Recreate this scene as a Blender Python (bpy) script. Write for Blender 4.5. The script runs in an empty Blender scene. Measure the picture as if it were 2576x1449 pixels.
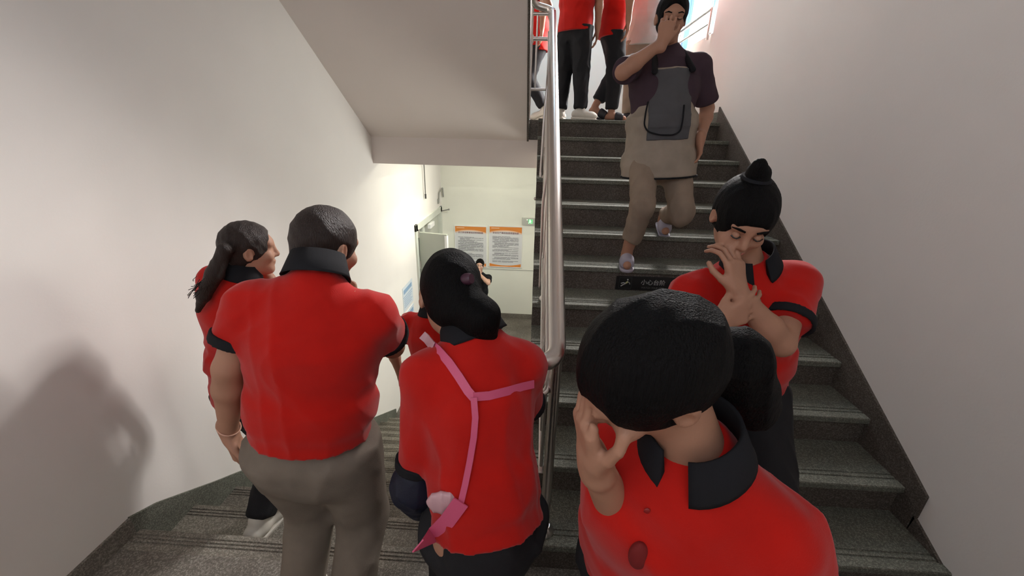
import bpy, bmesh, math, random
import numpy as np
from mathutils import Vector, Matrix
import openvdb

random.seed(4)
# ------------------------------------------------------------------ camera, world, lights, exposure
W, H, FPX = 2576, 1449, 1004.52
YAW, PITCH, ROLL = -.044, .3645, .0265
CAM = np.array([-.0367, -.8534, 1.6488])

def basis():
    cy, sy = math.cos(YAW), math.sin(YAW)
    f0 = np.array([sy, cy, 0]); r0 = np.array([cy, -sy, 0]); u0 = np.array([0, 0, 1.])
    f = f0*math.cos(PITCH) - u0*math.sin(PITCH); u = u0*math.cos(PITCH) + f0*math.sin(PITCH)
    return r0*math.cos(ROLL) + u*math.sin(ROLL), u*math.cos(ROLL) - r0*math.sin(ROLL), f
CR, CU, CF = basis()
sc = bpy.context.scene
cam = bpy.data.cameras.new('camera'); cam_ob = bpy.data.objects.new('camera', cam)
sc.collection.objects.link(cam_ob); sc.camera = cam_ob
cam.sensor_width = 36; cam.lens = FPX/W*36; cam.clip_start = .02
M = Matrix(((CR[0], CU[0], -CF[0], CAM[0]), (CR[1], CU[1], -CF[1], CAM[1]), (CR[2], CU[2], -CF[2], CAM[2]), (0, 0, 0, 1)))
cam_ob.matrix_world = M

sc.view_settings.view_transform = 'Standard'; sc.view_settings.look = 'None'
sc.view_settings.gamma = 1; sc.view_settings.use_curve_mapping = False
sc.view_settings.exposure = 0.2
sc.cycles.use_denoising = True
sc.cycles.max_bounces = 8; sc.cycles.diffuse_bounces = 5

wd = bpy.data.worlds.new('sky'); sc.world = wd; wd.use_nodes = True
wn = wd.node_tree.nodes; bg = wn['Background']
bg.inputs[0].default_value = (.62, .80, 1.0, 1); bg.inputs[1].default_value = 3.0

def area(name, loc, target, sx, sy, power, col):
    l = bpy.data.lights.new(name, 'AREA'); l.shape = 'RECTANGLE'; l.size = sx; l.size_y = sy
    l.energy = power; l.color = col
    o = bpy.data.objects.new(name, l); sc.collection.objects.link(o)
    o.location = loc; d = Vector(target) - Vector(loc)
    o.rotation_euler = d.to_track_quat('-Z', 'Y').to_euler()
    return o
area('window_daylight', (1.75, 4.5, 3.35), (-1.5, .9, 1.3), 1.1, 1.2, 260, (1.0, .95, .92)).data.spread = math.radians(100)
area('upper_hall_blue_fill', (0.3, 5.0, 5.15), (0.3, 5.0, 0), .5, 1.2, 30, (.55, .80, 1.0))  # unseen fill lamp, blue to cool the upper hall walls
area('lower_hall_ceiling_light', (-.5, 4.6, 1.60), (-.5, 4.6, -2), .6, .6, 220, (1.0, .985, .80))
area('added_low_window_light', (1.72, 4.0, .35), (-1.7, 1.3, .6), .9, 1.0, 62, (1.0, .985, .88))  # added source in the made-up low window, throws shadows on the left wall
area('landing_fill_light', (-.35, -1.22, 2.35), (-.9, 2.0, .8), 1.3, .9, 3, (1.0, .88, .80))  # weak added fill from behind the camera, at a made-up landing window

# ------------------------------------------------------------------ helpers
def at(x, y, Y=None, Z=None, X=None):
    d = CF + CR*(x-W/2)/FPX - CU*(y-H/2)/FPX
    if Y is not None: t = (Y-CAM[1])/d[1]
    elif Z is not None: t = (Z-CAM[2])/d[2]
    else: t = (X-CAM[0])/d[0]
    return CAM + t*d
q = lambda x, y, Y: at(x, y, Y=Y)
V = lambda *a: np.array(a, float)
def nrm(v): v = np.asarray(v, float); return v/np.linalg.norm(v)

def link(name, me, mat, parent=None, smooth=False):
    o = bpy.data.objects.new(name, me); sc.collection.objects.link(o)
    if mat is not None and not me.materials: me.materials.append(mat)
    if parent is not None: o.parent = parent
    if smooth: me.polygons.foreach_set('use_smooth', [True]*len(me.polygons))
    return o
def tag(o, label=None, cat=None, group=None, kind=None):
    if label: o['label'] = label
    if cat: o['category'] = cat
    if group: o['group'] = group
    if kind: o['kind'] = kind
    return o
def empty(name, loc=(0, 0, 0)):
    o = bpy.data.objects.new(name, None); sc.collection.objects.link(o); o.location = loc
    o.empty_display_size = .1
    return o
def off(parent):
    return np.array(parent.location) if parent is not None else np.zeros(3)

class MB:
    def __init__(s): s.v = []; s.f = []
    def box(s, a, b):
        n = len(s.v); x0, y0, z0 = a; x1, y1, z1 = b
        s.v += [(x0,y0,z0),(x1,y0,z0),(x1,y1,z0),(x0,y1,z0),(x0,y0,z1),(x1,y0,z1),(x1,y1,z1),(x0,y1,z1)]
        s.f += [tuple(n+i for i in q_) for q_ in ((0,3,2,1),(4,5,6,7),(0,1,5,4),(1,2,6,5),(2,3,7,6),(3,0,4,7))]
        return s
    def prism_x(s, prof, x0, x1):            # profile of (y,z) extruded along x
        n = len(s.v); k = len(prof)
        s.v += [(x0, y, z) for y, z in prof] + [(x1, y, z) for y, z in prof]
        s.f += [tuple(n+i for i in range(k))[::-1], tuple(n+k+i for i in range(k))]
        s.f += [(n+i, n+(i+1) % k, n+k+(i+1) % k, n+k+i) for i in range(k)]
        return s
    def prism(s, pts, d):                    # polygon of 3d points pushed along vector d
        n = len(s.v); k = len(pts); d = np.array(d)
        s.v += [tuple(p) for p in pts] + [tuple(np.array(p)+d) for p in pts]
        s.f += [tuple(n+i for i in range(k))[::-1], tuple(n+k+i for i in range(k))]
        s.f += [(n+i, n+(i+1) % k, n+k+(i+1) % k, n+k+i) for i in range(k)]
        return s
    def tube(s, path, r, seg=14, caps=True, rs=None):
        P = [np.array(p, float) for p in path]; n0 = len(s.v); up = None
        for i, p in enumerate(P):
            t = nrm((P[min(i+1, len(P)-1)] - P[max(i-1, 0)]))
            if up is None:
                up = np.array([0, 0, 1.]) if abs(t[2]) < .9 else np.array([1., 0, 0])
            a = nrm(np.cross(up, t)); b = np.cross(t, a); up = b
            rr = rs[i] if rs else r
            for k in range(seg):
                th = 2*math.pi*k/seg
                s.v.append(tuple(p + rr*(math.cos(th)*a + math.sin(th)*b)))
        for i in range(len(P)-1):
            for k in range(seg):
                a0 = n0+i*seg+k; a1 = n0+i*seg+(k+1) % seg
                s.f.append((a0, a1, a1+seg, a0+seg))
        if caps:
            s.f.append(tuple(n0+k for k in range(seg))[::-1]); s.f.append(tuple(n0+(len(P)-1)*seg+k for k in range(seg)))
        return s
    def ball(s, c, r, n=10, m=7, sc_=(1, 1, 1)):
        b = len(s.v)
        for i in range(m+1):
            ph = math.pi*i/m
            for k in range(n):
                th = 2*math.pi*k/n
                s.v.append((c[0]+r*sc_[0]*math.sin(ph)*math.cos(th), c[1]+r*sc_[1]*math.sin(ph)*math.sin(th), c[2]+r*sc_[2]*math.cos(ph)))
        for i in range(m):
            for k in range(n):
                s.f.append((b+i*n+k, b+(i+1)*n+k, b+(i+1)*n+(k+1) % n, b+i*n+(k+1) % n))
        return s
    def build(s, name, mat, parent=None, smooth=False, bevel=0):
        o_ = off(parent)
        me = bpy.data.meshes.new(name)
        me.from_pydata([tuple(np.array(v)-o_) for v in s.v], [], s.f); me.validate(); me.update()
        bm = bmesh.new(); bm.from_mesh(me)
        bmesh.ops.recalc_face_normals(bm, faces=bm.faces)
        if bevel: bmesh.ops.bevel(bm, geom=bm.edges[:], offset=bevel, segments=2, affect='EDGES', profile=.6)
        bm.to_mesh(me); bm.free()
        if smooth:
            me.polygons.foreach_set('use_smooth', [True]*len(me.polygons))
            if not bevel: me.set_sharp_from_angle(angle=math.radians(50))
        return link(name, me, mat, parent)

# ------------------------------------------------------------------ materials
def mat(name, col, rough=.6, metal=0, bump=0, bscale=200, var=0, vscale=4, spec=.5, emit=None, alpha=None, stretch=None, bdist=.002, sheen=0):
    m = bpy.data.materials.new(name); m.use_nodes = True
    nt = m.node_tree; b = nt.nodes['Principled BSDF']
    b.inputs['Base Color'].default_value = (*col, 1); b.inputs['Roughness'].default_value = rough
    b.inputs['Metallic'].default_value = metal; b.inputs['Specular IOR Level'].default_value = spec
    if sheen: b.inputs['Sheen Weight'].default_value = sheen
    tc = nt.nodes.new('ShaderNodeTexCoord'); src = tc.outputs['Object']
    if stretch:
        mp = nt.nodes.new('ShaderNodeMapping'); mp.inputs['Scale'].default_value = stretch
        nt.links.new(src, mp.inputs[0]); src = mp.outputs[0]
    if var:
        n = nt.nodes.new('ShaderNodeTexNoise'); n.inputs['Scale'].default_value = vscale; n.inputs['Detail'].default_value = 5
        nt.links.new(src, n.inputs['Vector'])
        r = nt.nodes.new('ShaderNodeValToRGB')
        r.color_ramp.elements[0].position = .3; r.color_ramp.elements[1].position = .7
        r.color_ramp.elements[0].color = (*[c*(1-var) for c in col], 1)
        r.color_ramp.elements[1].color = (*[min(1, c*(1+var)) for c in col], 1)
        nt.links.new(n.outputs['Fac'], r.inputs[0]); nt.links.new(r.outputs[0], b.inputs['Base Color'])
    if bump:
        n = nt.nodes.new('ShaderNodeTexNoise'); n.inputs['Scale'].default_value = bscale; n.inputs['Detail'].default_value = 3
        nt.links.new(src, n.inputs['Vector'])
        bp = nt.nodes.new('ShaderNodeBump'); bp.inputs['Strength'].default_value = bump; bp.inputs['Distance'].default_value = bdist
        nt.links.new(n.outputs['Fac'], bp.inputs['Height']); nt.links.new(bp.outputs[0], b.inputs['Normal'])
    if emit:
        b.inputs['Emission Color'].default_value = (*emit[0], 1); b.inputs['Emission Strength'].default_value = emit[1]
    if alpha is not None:
        b.inputs['Alpha'].default_value = alpha
    return m
def terrazzo(name, c0, c1, c2, scale=260):
    m = bpy.data.materials.new(name); m.use_nodes = True
    nt = m.node_tree; b = nt.nodes['Principled BSDF']; b.inputs['Roughness'].default_value = .75; b.inputs['Specular IOR Level'].default_value = .25
    tc = nt.nodes.new('ShaderNodeTexCoord')
    vo = nt.nodes.new('ShaderNodeTexVoronoi'); vo.inputs['Scale'].default_value = scale
    nt.links.new(tc.outputs['Object'], vo.inputs['Vector'])
    sp = nt.nodes.new('ShaderNodeSeparateColor'); nt.links.new(vo.outputs['Color'], sp.inputs[0])
    r = nt.nodes.new('ShaderNodeValToRGB'); e = r.color_ramp.elements
    r.color_ramp.interpolation = 'CONSTANT'
    e[0].position = 0; e[0].color = (*c0, 1); e[1].position = .45; e[1].color = (*c1, 1)
    x = e.new(.8); x.color = (*c2, 1)
    nt.links.new(sp.outputs[0], r.inputs[0])
    n = nt.nodes.new('ShaderNodeTexNoise'); n.inputs['Scale'].default_value = 3.5; n.inputs['Detail'].default_value = 6
    nt.links.new(tc.outputs['Object'], n.inputs['Vector'])
    r2 = nt.nodes.new('ShaderNodeValToRGB'); e = r2.color_ramp.elements
    e[0].position = .35; e[0].color = (.78, .76, .74, 1); e[1].position = .65; e[1].color = (1.08, 1.08, 1.05, 1)
    nt.links.new(n.outputs['Fac'], r2.inputs[0])
    mx = nt.nodes.new('ShaderNodeMix'); mx.data_type = 'RGBA'; mx.blend_type = 'MULTIPLY'; mx.inputs[0].default_value = 1
    nt.links.new(r.outputs[0], mx.inputs[6]); nt.links.new(r2.outputs[0], mx.inputs[7]); nt.links.new(mx.outputs[2], b.inputs['Base Color'])
    return m
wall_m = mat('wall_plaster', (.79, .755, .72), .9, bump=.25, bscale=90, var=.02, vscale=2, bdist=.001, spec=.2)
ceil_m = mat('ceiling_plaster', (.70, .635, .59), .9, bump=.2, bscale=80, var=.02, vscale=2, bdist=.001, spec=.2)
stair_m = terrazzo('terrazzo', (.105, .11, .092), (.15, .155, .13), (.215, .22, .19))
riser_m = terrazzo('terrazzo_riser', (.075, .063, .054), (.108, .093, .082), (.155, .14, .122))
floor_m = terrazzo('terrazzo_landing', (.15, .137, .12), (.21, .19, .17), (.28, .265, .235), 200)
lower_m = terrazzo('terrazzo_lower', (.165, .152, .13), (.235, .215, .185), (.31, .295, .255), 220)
steel_m = mat('brushed_steel', (.62, .58, .55), .28, 1, bump=.04, bscale=300)
red_m = mat('red_polo', (.45, .008, .004), .85, bump=.35, bscale=420, var=.10, vscale=9, spec=.15, bdist=.0012, sheen=.15)
black_m = mat('black_knit', (.012, .012, .014), .9, bump=.3, bscale=400, spec=.2, bdist=.001)
trouser_m = mat('black_trousers', (.014, .014, .016), .8, bump=.3, bscale=300, spec=.25)
khaki_m = mat('khaki_cotton', (.185, .155, .125), .85, bump=.35, bscale=300, var=.12, vscale=10, spec=.15)
beige_m = mat('beige_trousers', (.26, .20, .15), .85, bump=.35, bscale=300, var=.12, vscale=10, spec=.15)
purple_m = mat('dark_mauve_tee', (.055, .035, .045), .9, bump=.3, bscale=350, var=.1, vscale=10, spec=.15)
greytee_m = mat('pale_grey_shirt', (.42, .42, .40), .9, bump=.3, bscale=350, var=.08, vscale=6, spec=.15)
apron_m = mat('beige_apron', (.30, .25, .20), .8, bump=.3, bscale=260, var=.15, vscale=9, spec=.2)
pocket_m = mat('grey_pocket', (.085, .085, .09), .85, bump=.3, bscale=260, var=.08, vscale=12, spec=.2)
navy_m = mat('navy_sleeve', (.006, .008, .022), .6, bump=.3, bscale=200, spec=.35)
skin_m = mat('skin', (.38, .195, .125), .6, bump=.12, bscale=260, var=.06, vscale=14, spec=.35)
skinlight_m = mat('skin_pale', (.62, .37, .27), .55, bump=.12, bscale=260, var=.05, vscale=14, spec=.35)
hair_m = mat('black_hair', (.005, .0045, .0045), .6, bump=.9, bscale=60, spec=.08, stretch=(6, 6, .5), bdist=.006)
hairb_m = mat('brown_black_hair', (.024, .014, .011), .5, bump=.9, bscale=60, spec=.3, stretch=(6, 6, .5), bdist=.006)
shoe_m = mat('white_shoe', (.60, .57, .50), .6, bump=.1, bscale=100, var=.05)
sandal_m = mat('grey_sandal', (.36, .34, .40), .6)
sole_m = mat('black_sole', (.02, .02, .025), .6)
white_m = mat('white_plastic', (.75, .75, .75), .4)
pink_m = mat('pink_apron_strap', (.62, .10, .20), .5, bump=.2, bscale=200, spec=.4)
clearpink_m = mat('pale_pink_plastic', (.55, .33, .36), .35, bump=.3, bscale=80)
lip_m = mat('lips', (.42, .13, .11), .5)
eye_m = mat('dark_eye', (.02, .015, .012), .25)

# ------------------------------------------------------------------ setting
XL, XR = -1.70, 1.60
G, R = .254, .15
YB = 6.5
S = lambda o, label=None: tag(o, label, kind='structure')
S(MB().box((XL-.25, -1.5, -2.0), (XL, 4.70, 5.6)).box((XL-.25, 4.70, .42), (XL, 6.40, 5.6)).box((XL-.25, 6.40, -2.0), (XL, YB+.25, 5.6)).build('wall_left', wall_m), 'white plastered wall beside the descending flight')
# right wall with the upper window opening and an added low one
wy0, wy1, wz0, wz1 = 3.62, 5.5, 2.60, 4.3
S(MB().box((XR, -1.5, -2.0), (XR+.25, wy0, 5.6)).box((XR, wy1, -2.0), (XR+.25, YB+.25, 5.6)).box((XR, wy0, 1.15), (XR+.25, wy1, wz0)).box((XR, wy0, -2.0), (XR+.25, wy1, -.45)).box((XR, 4.55, -.45), (XR+.25, wy1, 1.15)).box((XR, wy0, wz1), (XR+.25, wy1, 5.6)).build('wall_right', wall_m), 'grey white plastered wall beside the ascending flight')
back_m = mat('wall_back_plaster', (.80, .80, .72), .9, bump=.2, bscale=90, var=.02, vscale=2, bdist=.001, spec=.2)
S(MB().box((XL-.25, YB, -2.0), (XR+.25, YB+.25, 5.6)).build('wall_back', back_m), 'far wall of both stair halls, posters on its lower part')
S(MB().box((XL-.25, -1.5, -2.0), (-1.0, -1.3, 5.6)).box((.3, -1.5, -2.0), (XR+.25, -1.3, 5.6)).box((-1.0, -1.5, -2.0), (.3, -1.3, 1.9)).box((-1.0, -1.5, 2.8), (.3, -1.3, 5.6)).build('wall_front', wall_m), 'wall behind the middle landing')
S(MB().box((XL, -1.3, -.16), (-.06, .225, 0)).box((-.06, -1.3, -.16), (XR, .274, 0)).build('floor', floor_m), 'terrazzo middle landing')
S(MB().box((XL, -1.5, -2.0), (XR, YB, -1.8)).build('floor.001', floor_m), 'terrazzo floor of the lower hall')
S(MB().box((-.01, 3.07, 1.62), (XR, 3.45, 1.80)).box((XL, 3.42, 1.62), (XR, YB, 1.80)).build('floor.002', floor_m), 'terrazzo floor of the upper hall')
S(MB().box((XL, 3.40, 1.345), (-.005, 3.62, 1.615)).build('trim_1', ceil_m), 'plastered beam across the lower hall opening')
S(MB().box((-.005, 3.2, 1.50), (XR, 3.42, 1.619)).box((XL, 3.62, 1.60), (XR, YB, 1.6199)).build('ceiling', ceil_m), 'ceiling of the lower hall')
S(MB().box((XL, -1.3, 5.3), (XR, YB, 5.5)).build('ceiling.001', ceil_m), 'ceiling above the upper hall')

def up_tread_profile(i):
    y, z = G*i, R*i
    return [(y, z-.026), (y+.004, z-.030), (y+G+.02, z-.030), (y+G+.02, z), (y+.078, z), (y+.076, z-.004), (y+.068, z-.004), (y+.066, z),
            (y+.054, z), (y+.052, z-.004), (y+.044, z-.004), (y+.042, z), (y+.004, z), (y, z-.004)]
def stair_up(name, x0, x1, n, y_off, z_off, label, skirt):
    st = empty(name, (x0, y_off+G, z_off)); tag(st, label, kind='structure')
    for i in range(1, n+1):
        pr = up_tread_profile(i)
        if i == n: pr = [(y if y < G*i+.2 else G*i+.10, z) for y, z in pr]
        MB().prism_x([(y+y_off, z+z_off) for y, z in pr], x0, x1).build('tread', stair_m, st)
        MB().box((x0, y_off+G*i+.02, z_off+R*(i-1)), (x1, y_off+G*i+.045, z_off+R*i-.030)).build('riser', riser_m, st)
    # waist slab below the steps
    body = [(y_off+G+.045, z_off-.02)]
    for i in range(1, n): body += [(y_off+G*i+.045, z_off+R*i-.031), (y_off+G*(i+1)+.044, z_off+R*i-.031)]
    body += [(y_off+G*n+.045, z_off+R*n-.20), (y_off+G*1.6, z_off-.16), (y_off+G+.045, z_off-.16)]
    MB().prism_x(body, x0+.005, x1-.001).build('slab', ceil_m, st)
    if skirt:
        s = R/G; hs = .085
        pr = []
        ya, yb_ = y_off+.43, y_off+3.13
        top = lambda y: z_off + R + (y-y_off-G)*s + hs
        bot = lambda y: z_off + R + (y-y_off-G)*s - .20
        # raked board: its top runs parallel to the nosings, the steps hide its foot
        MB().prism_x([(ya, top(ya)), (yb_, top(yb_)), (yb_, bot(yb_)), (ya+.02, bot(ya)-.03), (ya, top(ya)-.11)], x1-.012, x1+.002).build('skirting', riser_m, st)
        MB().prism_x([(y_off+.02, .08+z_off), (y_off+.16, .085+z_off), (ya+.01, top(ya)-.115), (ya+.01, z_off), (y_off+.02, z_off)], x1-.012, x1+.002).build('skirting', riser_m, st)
    return st
stair_up('staircase', -.01, XR, 12, 0, 0, 'terrazzo flight climbing to the bright upper hall', True)

def stair_down():
    x0, x1, y0 = XL, -.10, .32
    st = empty('staircase', (x0, y0, 0)); tag(st, 'terrazzo flight descending beside the left wall to the lower hall', kind='structure')
    for j in range(0, 12):
        y, z = y0+G*j, -R*j          # y: far nosing edge of this tread
        yb_ = y-G-.02 if j else y-.095
        pr = [(yb_, z), (yb_, z-.03), (y-.004, z-.03), (y, z-.026), (y, z-.004), (y-.004, z)]
        for o_ in (.024, .040, .056):
            pr += [(y-o_, z), (y-o_-.001, z-.004), (y-o_-.007, z-.004), (y-o_-.008, z)]
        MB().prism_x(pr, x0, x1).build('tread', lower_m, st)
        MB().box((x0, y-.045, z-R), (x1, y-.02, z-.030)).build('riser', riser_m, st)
    body = []
    for j in range(0, 12):
        y, z = y0+G*j-.046, -R*j-.031
        body += [(y, z), (y, z-R)] if j < 11 else [(y, z), (y, z-.14)]
    body += [(y0+G*9, -1.80), (y0-.095, -.36), (y0-.095, -.031)]
    MB().prism_x(body, x0+.001, x1-.005).build('slab', ceil_m, st)
    s = R/G
    t = lambda y: -(y-y0)*s + .085
    MB().prism_x([(.30, .09), (y0+.1, t(y0+.1)+.012), (y0+.4, t(y0+.4)), (3.36, t(3.36)), (3.36, -1.8), (3.0, -1.8), (y0, -.25), (.30, -.1)], x0-.002, x0+.012).build('skirting', stair_m, st)
stair_down()
S(MB().box((XL, -1.3, 0), (XL+.012, .30, .085)).build('baseboard_left', floor_m))
S(MB().box((XR-.012, -1.3, 0), (XR, .02, .085)).build('baseboard_right', riser_m))
S(MB().box((XL, YB-.012, -1.8), (XR, YB, -1.71)).build('baseboard_back', floor_m))
S(MB().box((XR-.012, 3.13, 1.8), (XR, YB, 1.89)).build('baseboard_right.001', stair_m))

def flight_over():
    # flight climbing from the upper hall back over the camera; only its plastered soffit and edge face the lens
    st = empty('staircase', (XL, 3.4, 1.8)); tag(st, 'plastered underside of the flight overhead', kind='structure')
    s = .62
    x1 = -.115
    pr = [(3.41, 1.60), (.30, 1.60+3.11*s), (.30, 1.60+3.11*s+.30), (3.41, 1.80)]
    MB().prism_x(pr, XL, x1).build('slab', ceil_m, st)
    MB().prism_x([(3.46, 1.585), (3.46, 1.85), (3.36, 1.90), (.30, 3.86), (.30, 1.60+3.11*s-.01), (3.42, 1.585)], x1, x1+.018).build('string', riser_m, st)
    for i in range(1, 12):
        y, z = 3.41-G*i, 1.80+R*i
        MB().box((XL, y-.02, z+.0), (x1, y+G, z+.03)).build('tread', stair_m, st)
        MB().box((XL, y+G-.03, z-R+.03), (x1, y+G-.005, z)).build('riser', riser_m, st)
flight_over()
S(MB().box((XL, -1.3, 3.45), (XR, .32, 3.6)).build('ceiling.002', ceil_m), 'underside of the next landing')

# dado line on the lower back wall
zd = at(1290, 679, Y=YB)[2]
S(MB().box((XL, YB-.006, zd-.006), (XR, YB, zd+.006)).build('trim_2', mat('dado_groove', (.45, .45, .42), .8)))

# window of the upper hall
frame_m = mat('blue_window_frame', (.16, .30, .55), .4)
def window():
    w = empty('window_1', (XR+.12, (wy0+wy1)/2, wz0)); tag(w, 'tall window flooding the upper hall with daylight', kind='structure')
    x0, x1 = XR+.09, XR+.14
    f = MB()
    f.box((x0, wy0, wz0), (x1, wy0+.05, wz1)).box((x0, wy1-.05, wz0), (x1, wy1, wz1)).box((x0, wy0, wz0), (x1, wy1, wz0+.05)).box((x0, wy0, wz1-.05), (x1, wy1, wz1))
    f.build('window_frame', frame_m, w)
    for yy in (4.06, 4.8):
        MB().box((x0-.005, yy-.03, wz0+.05), (x1+.005, yy+.03, wz1-.05)).build('mullion', frame_m, w)
    gm = bpy.data.materials.new('clear_glass'); gm.use_nodes = True; nt = gm.node_tree
    tr = nt.nodes.new('ShaderNodeBsdfTransparent'); gl = nt.nodes.new('ShaderNodeBsdfGlossy'); mx = nt.nodes.new('ShaderNodeMixShader')
    gl.inputs['Roughness'].default_value = .02; mx.inputs[0].default_value = .06
    nt.links.new(tr.outputs[0], mx.inputs[1]); nt.links.new(gl.outputs[0], mx.inputs[2]); nt.links.new(mx.outputs[0], nt.nodes['Material Output'].inputs[0])
    for a, b in ((wy0+.05, 4.03), (4.09, 4.77), (4.83, wy1-.05)):
        MB().box((XR+.112, a, wz0+.05), (XR+.118, b, wz1-.05)).build('pane', gm, w)
window()
def window_guard():
    g = empty('window_guard_rail', (XR-.03, 4.4, 2.5))
    tag(g, 'steel guard rail across the bright upper hall window', 'railing')
    x = XR-.03
    za, zb = at(1788, 25, X=x), at(1780, 62, X=x)
    y0 = 3.66; z1 = za[2]; z2 = zb[2]
    MB().tube([(x, y0, z1), (x, 5.3, z1)], .018).build('top_rail', steel_m, g, True)
    MB().tube([(x, y0, z2), (x, 5.3, z2)], .011).build('lower_rail', steel_m, g, True)
    for yy in (y0, 4.5, 5.3):
        MB().tube([(x, yy, z1+.005), (x, yy, wz0-.05)], .013).build('post', steel_m, g, True)
        MB().tube([(x, yy, wz0+.01), (XR, yy, wz0+.01)], .010).build('bracket', steel_m, g, True)
window_guard()
def added_window3():  # added window, gives the low side light an opening
    w = empty('added_window_3', (XR+.12, 4.08, -.45)); tag(w, 'added low window lighting the lower hall under the ascending flight', kind='structure')
    f = MB(); x0, x1 = XR+.16, XR+.20; a, b_ = wy0, 4.55
    f.box((x0, a, -.45), (x1, a+.05, 1.15)).box((x0, b_-.05, -.45), (x1, b_, 1.15)).box((x0, a, -.45), (x1, b_, -.40)).box((x0, a, 1.10), (x1, b_, 1.15))
    f.build('window_frame', frame_m, w)
added_window3()
def added_window2():  # added window behind the camera, an opening for the landing fill
    w = empty('added_window_2', (-.35, -1.4, 1.9)); tag(w, kind='structure')
    f = MB(); y0, y1 = -1.42, -1.38
    f.box((-1, y0, 1.9), (-.95, y1, 2.8)).box((.25, y0, 1.9), (.3, y1, 2.8)).box((-1, y0, 1.9), (.3, y1, 1.95)).box((-1, y0, 2.75), (.3, y1, 2.8)).box((-.375, y0, 1.9), (-.325, y1, 2.8))
    f.build('window_frame', frame_m, w)
added_window2()

# ------------------------------------------------------------------ railings
def bend(p, rad=.06, n=6):
    out = [np.array(p[0], float)]
    for i in range(1, len(p)-1):
        a, b, c = map(lambda z: np.array(z, float), (p[i-1], p[i], p[i+1]))
        d0 = a-b; d1 = c-b; r = min(rad, np.linalg.norm(d0)*.49, np.linalg.norm(d1)*.49)
        u = b+nrm(d0)*r; w = b+nrm(d1)*r
        for k in range(n+1):
            t = k/n; out.append((1-t)**2*u + 2*t*(1-t)*b + t*t*w)
    out.append(np.array(p[-1], float)); return out
def railing():
    s = R/G; x = .068; xl = -.135; xb = .046
    rt = empty('stair_railing', (x, .30, .15))
    tag(rt, 'stainless steel railing between the two flights with a looping handrail end', 'railing')
    nz = lambda y: R + (y-G)*s                   # nosing line of the ascending flight
    dz = lambda y: -(y-.32)*s                    # nosing line of the descending flight
    yt = 3.06
    hz = .79
    top = [(xl, 3.30, dz(3.30)+.86), (xl, .42, dz(.42)+.93), (xl, .29, .955), (x, .29, .955), (x, .40, nz(.40)+hz), (x, yt, nz(yt)+hz), (x, 3.20, 2.66), (xl+.03, 3.20, 2.70), (xl+.03, 3.0, 2.88), (xl+.03, 1.2, 3.98)]
    MB().tube(bend(top, .07), .030, 20).build('handrail', steel_m, rt, True)
    lo = [(xl, 3.30, dz(3.30)+.72), (xl, .42, dz(.42)+.79), (xl, .31, .815), (xb, .31, .815), (xb, .40, nz(.40)+hz-.13), (xb, yt, nz(yt)+hz-.13)]
    MB().tube(bend(lo, .04), .012, 12).build('upper_bar', steel_m, rt, True)
    for yy0, yy1, xx, fz in ((.42, yt, xb, lambda y: nz(y)+.10), (.42, 3.3, xl, lambda y: dz(y)+.10)):
        MB().tube([(xx, yy0, fz(yy0)), (xx, yy1, fz(yy1))], .011, 10).build('lower_bar', steel_m, rt, True)
    for i in range(1, 13):
        if i == 12: continue
        for k in (0, 1):
            if i in (1, 5, 9) and k == 0: continue
            y = G*i + .06 + k*.127
            MB().tube([(xb, y, nz(y)+.10), (xb, y, nz(y)+hz-.13)], .0065, 8).build('baluster', steel_m, rt, True)
    for i in range(0, 12):
        y = .40 + G*i
        MB().tube([(xl, y, dz(y)+.10), (xl, y, dz(y)+.79-.005*i)], .0075, 8).build('baluster', steel_m, rt, True)
    for i in (1, 5, 9, 12):
        y = G*i + .07 if i < 12 else 3.10
        z = R*i
        p = MB().tube([(x, y, z), (x, y, nz(y)+hz-.02 if i < 12 else 2.64)], .019, 16).build('post', steel_m, rt, True)
        MB().tube([(x, y, z), (x, y, z+.012), (x, y, z+.03)], .04, 18, rs=[.040, .036, .022]).build('flange', steel_m, rt, True)
    for j in (1, 6, 11):
        y = .32 + G*j - .10
        MB().tube([(xl, y, -R*j), (xl, y, dz(y)+.86)], .017, 14).build('post', steel_m, rt, True)
        MB().tube([(xl, y, -R*j), (xl, y, -R*j+.02)], .036, 16).build('flange', steel_m, rt, True)
    # small wall studs on the side of the string
    for py in (500, 742):
        c = q(1349, py, 1.5 if py > 600 else 2.4)
        MB().tube(bend([(c[0]+.022, c[1], c[2]), (c[0]+.022, c[1], c[2]+.03), (.026, c[1], nz(c[1])+.40), (xb, c[1], nz(c[1])+hz-.13)], .05), .009, 10).build('hung_post', steel_m, rt, True)
        MB().tube([c+V(.03, 0, 0), c+V(-.006, 0, 0)], .012, 12, rs=[.008, .008]).ball(c+V(-.008, 0, 0), .013).build('side_stud', steel_m, rt, True)
    # level return at the head of the flight
    xa = xl+.03
    yr = 3.20
    MB().tube([(xa, yr, 1.80), (xa, yr, 2.70)], .017, 14).build('post', steel_m, rt, True)
    for py, r_ in ((35, .014), (98, .017), (225, .012)):
        z = at(1360, py, Y=yr)[2]
        MB().tube([(xa, yr, z), (x, yr, z)], r_, 12).build('cross_bar', steel_m, rt, True)
    z0, z1 = at(1350, 225, Y=yr)[2], at(1352, 35, Y=yr)[2]
    MB().tube([(-.055, yr, z0), (-.055, yr, z1)], .009, 10).build('baluster', steel_m, rt, True)
    zc = at(1338, 98, Y=yr)[2]
    MB().tube([(xa, yr, zc-.03), (xa, yr, zc+.03)], .024, 14).build('collar', steel_m, rt, True)
railing()

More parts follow.
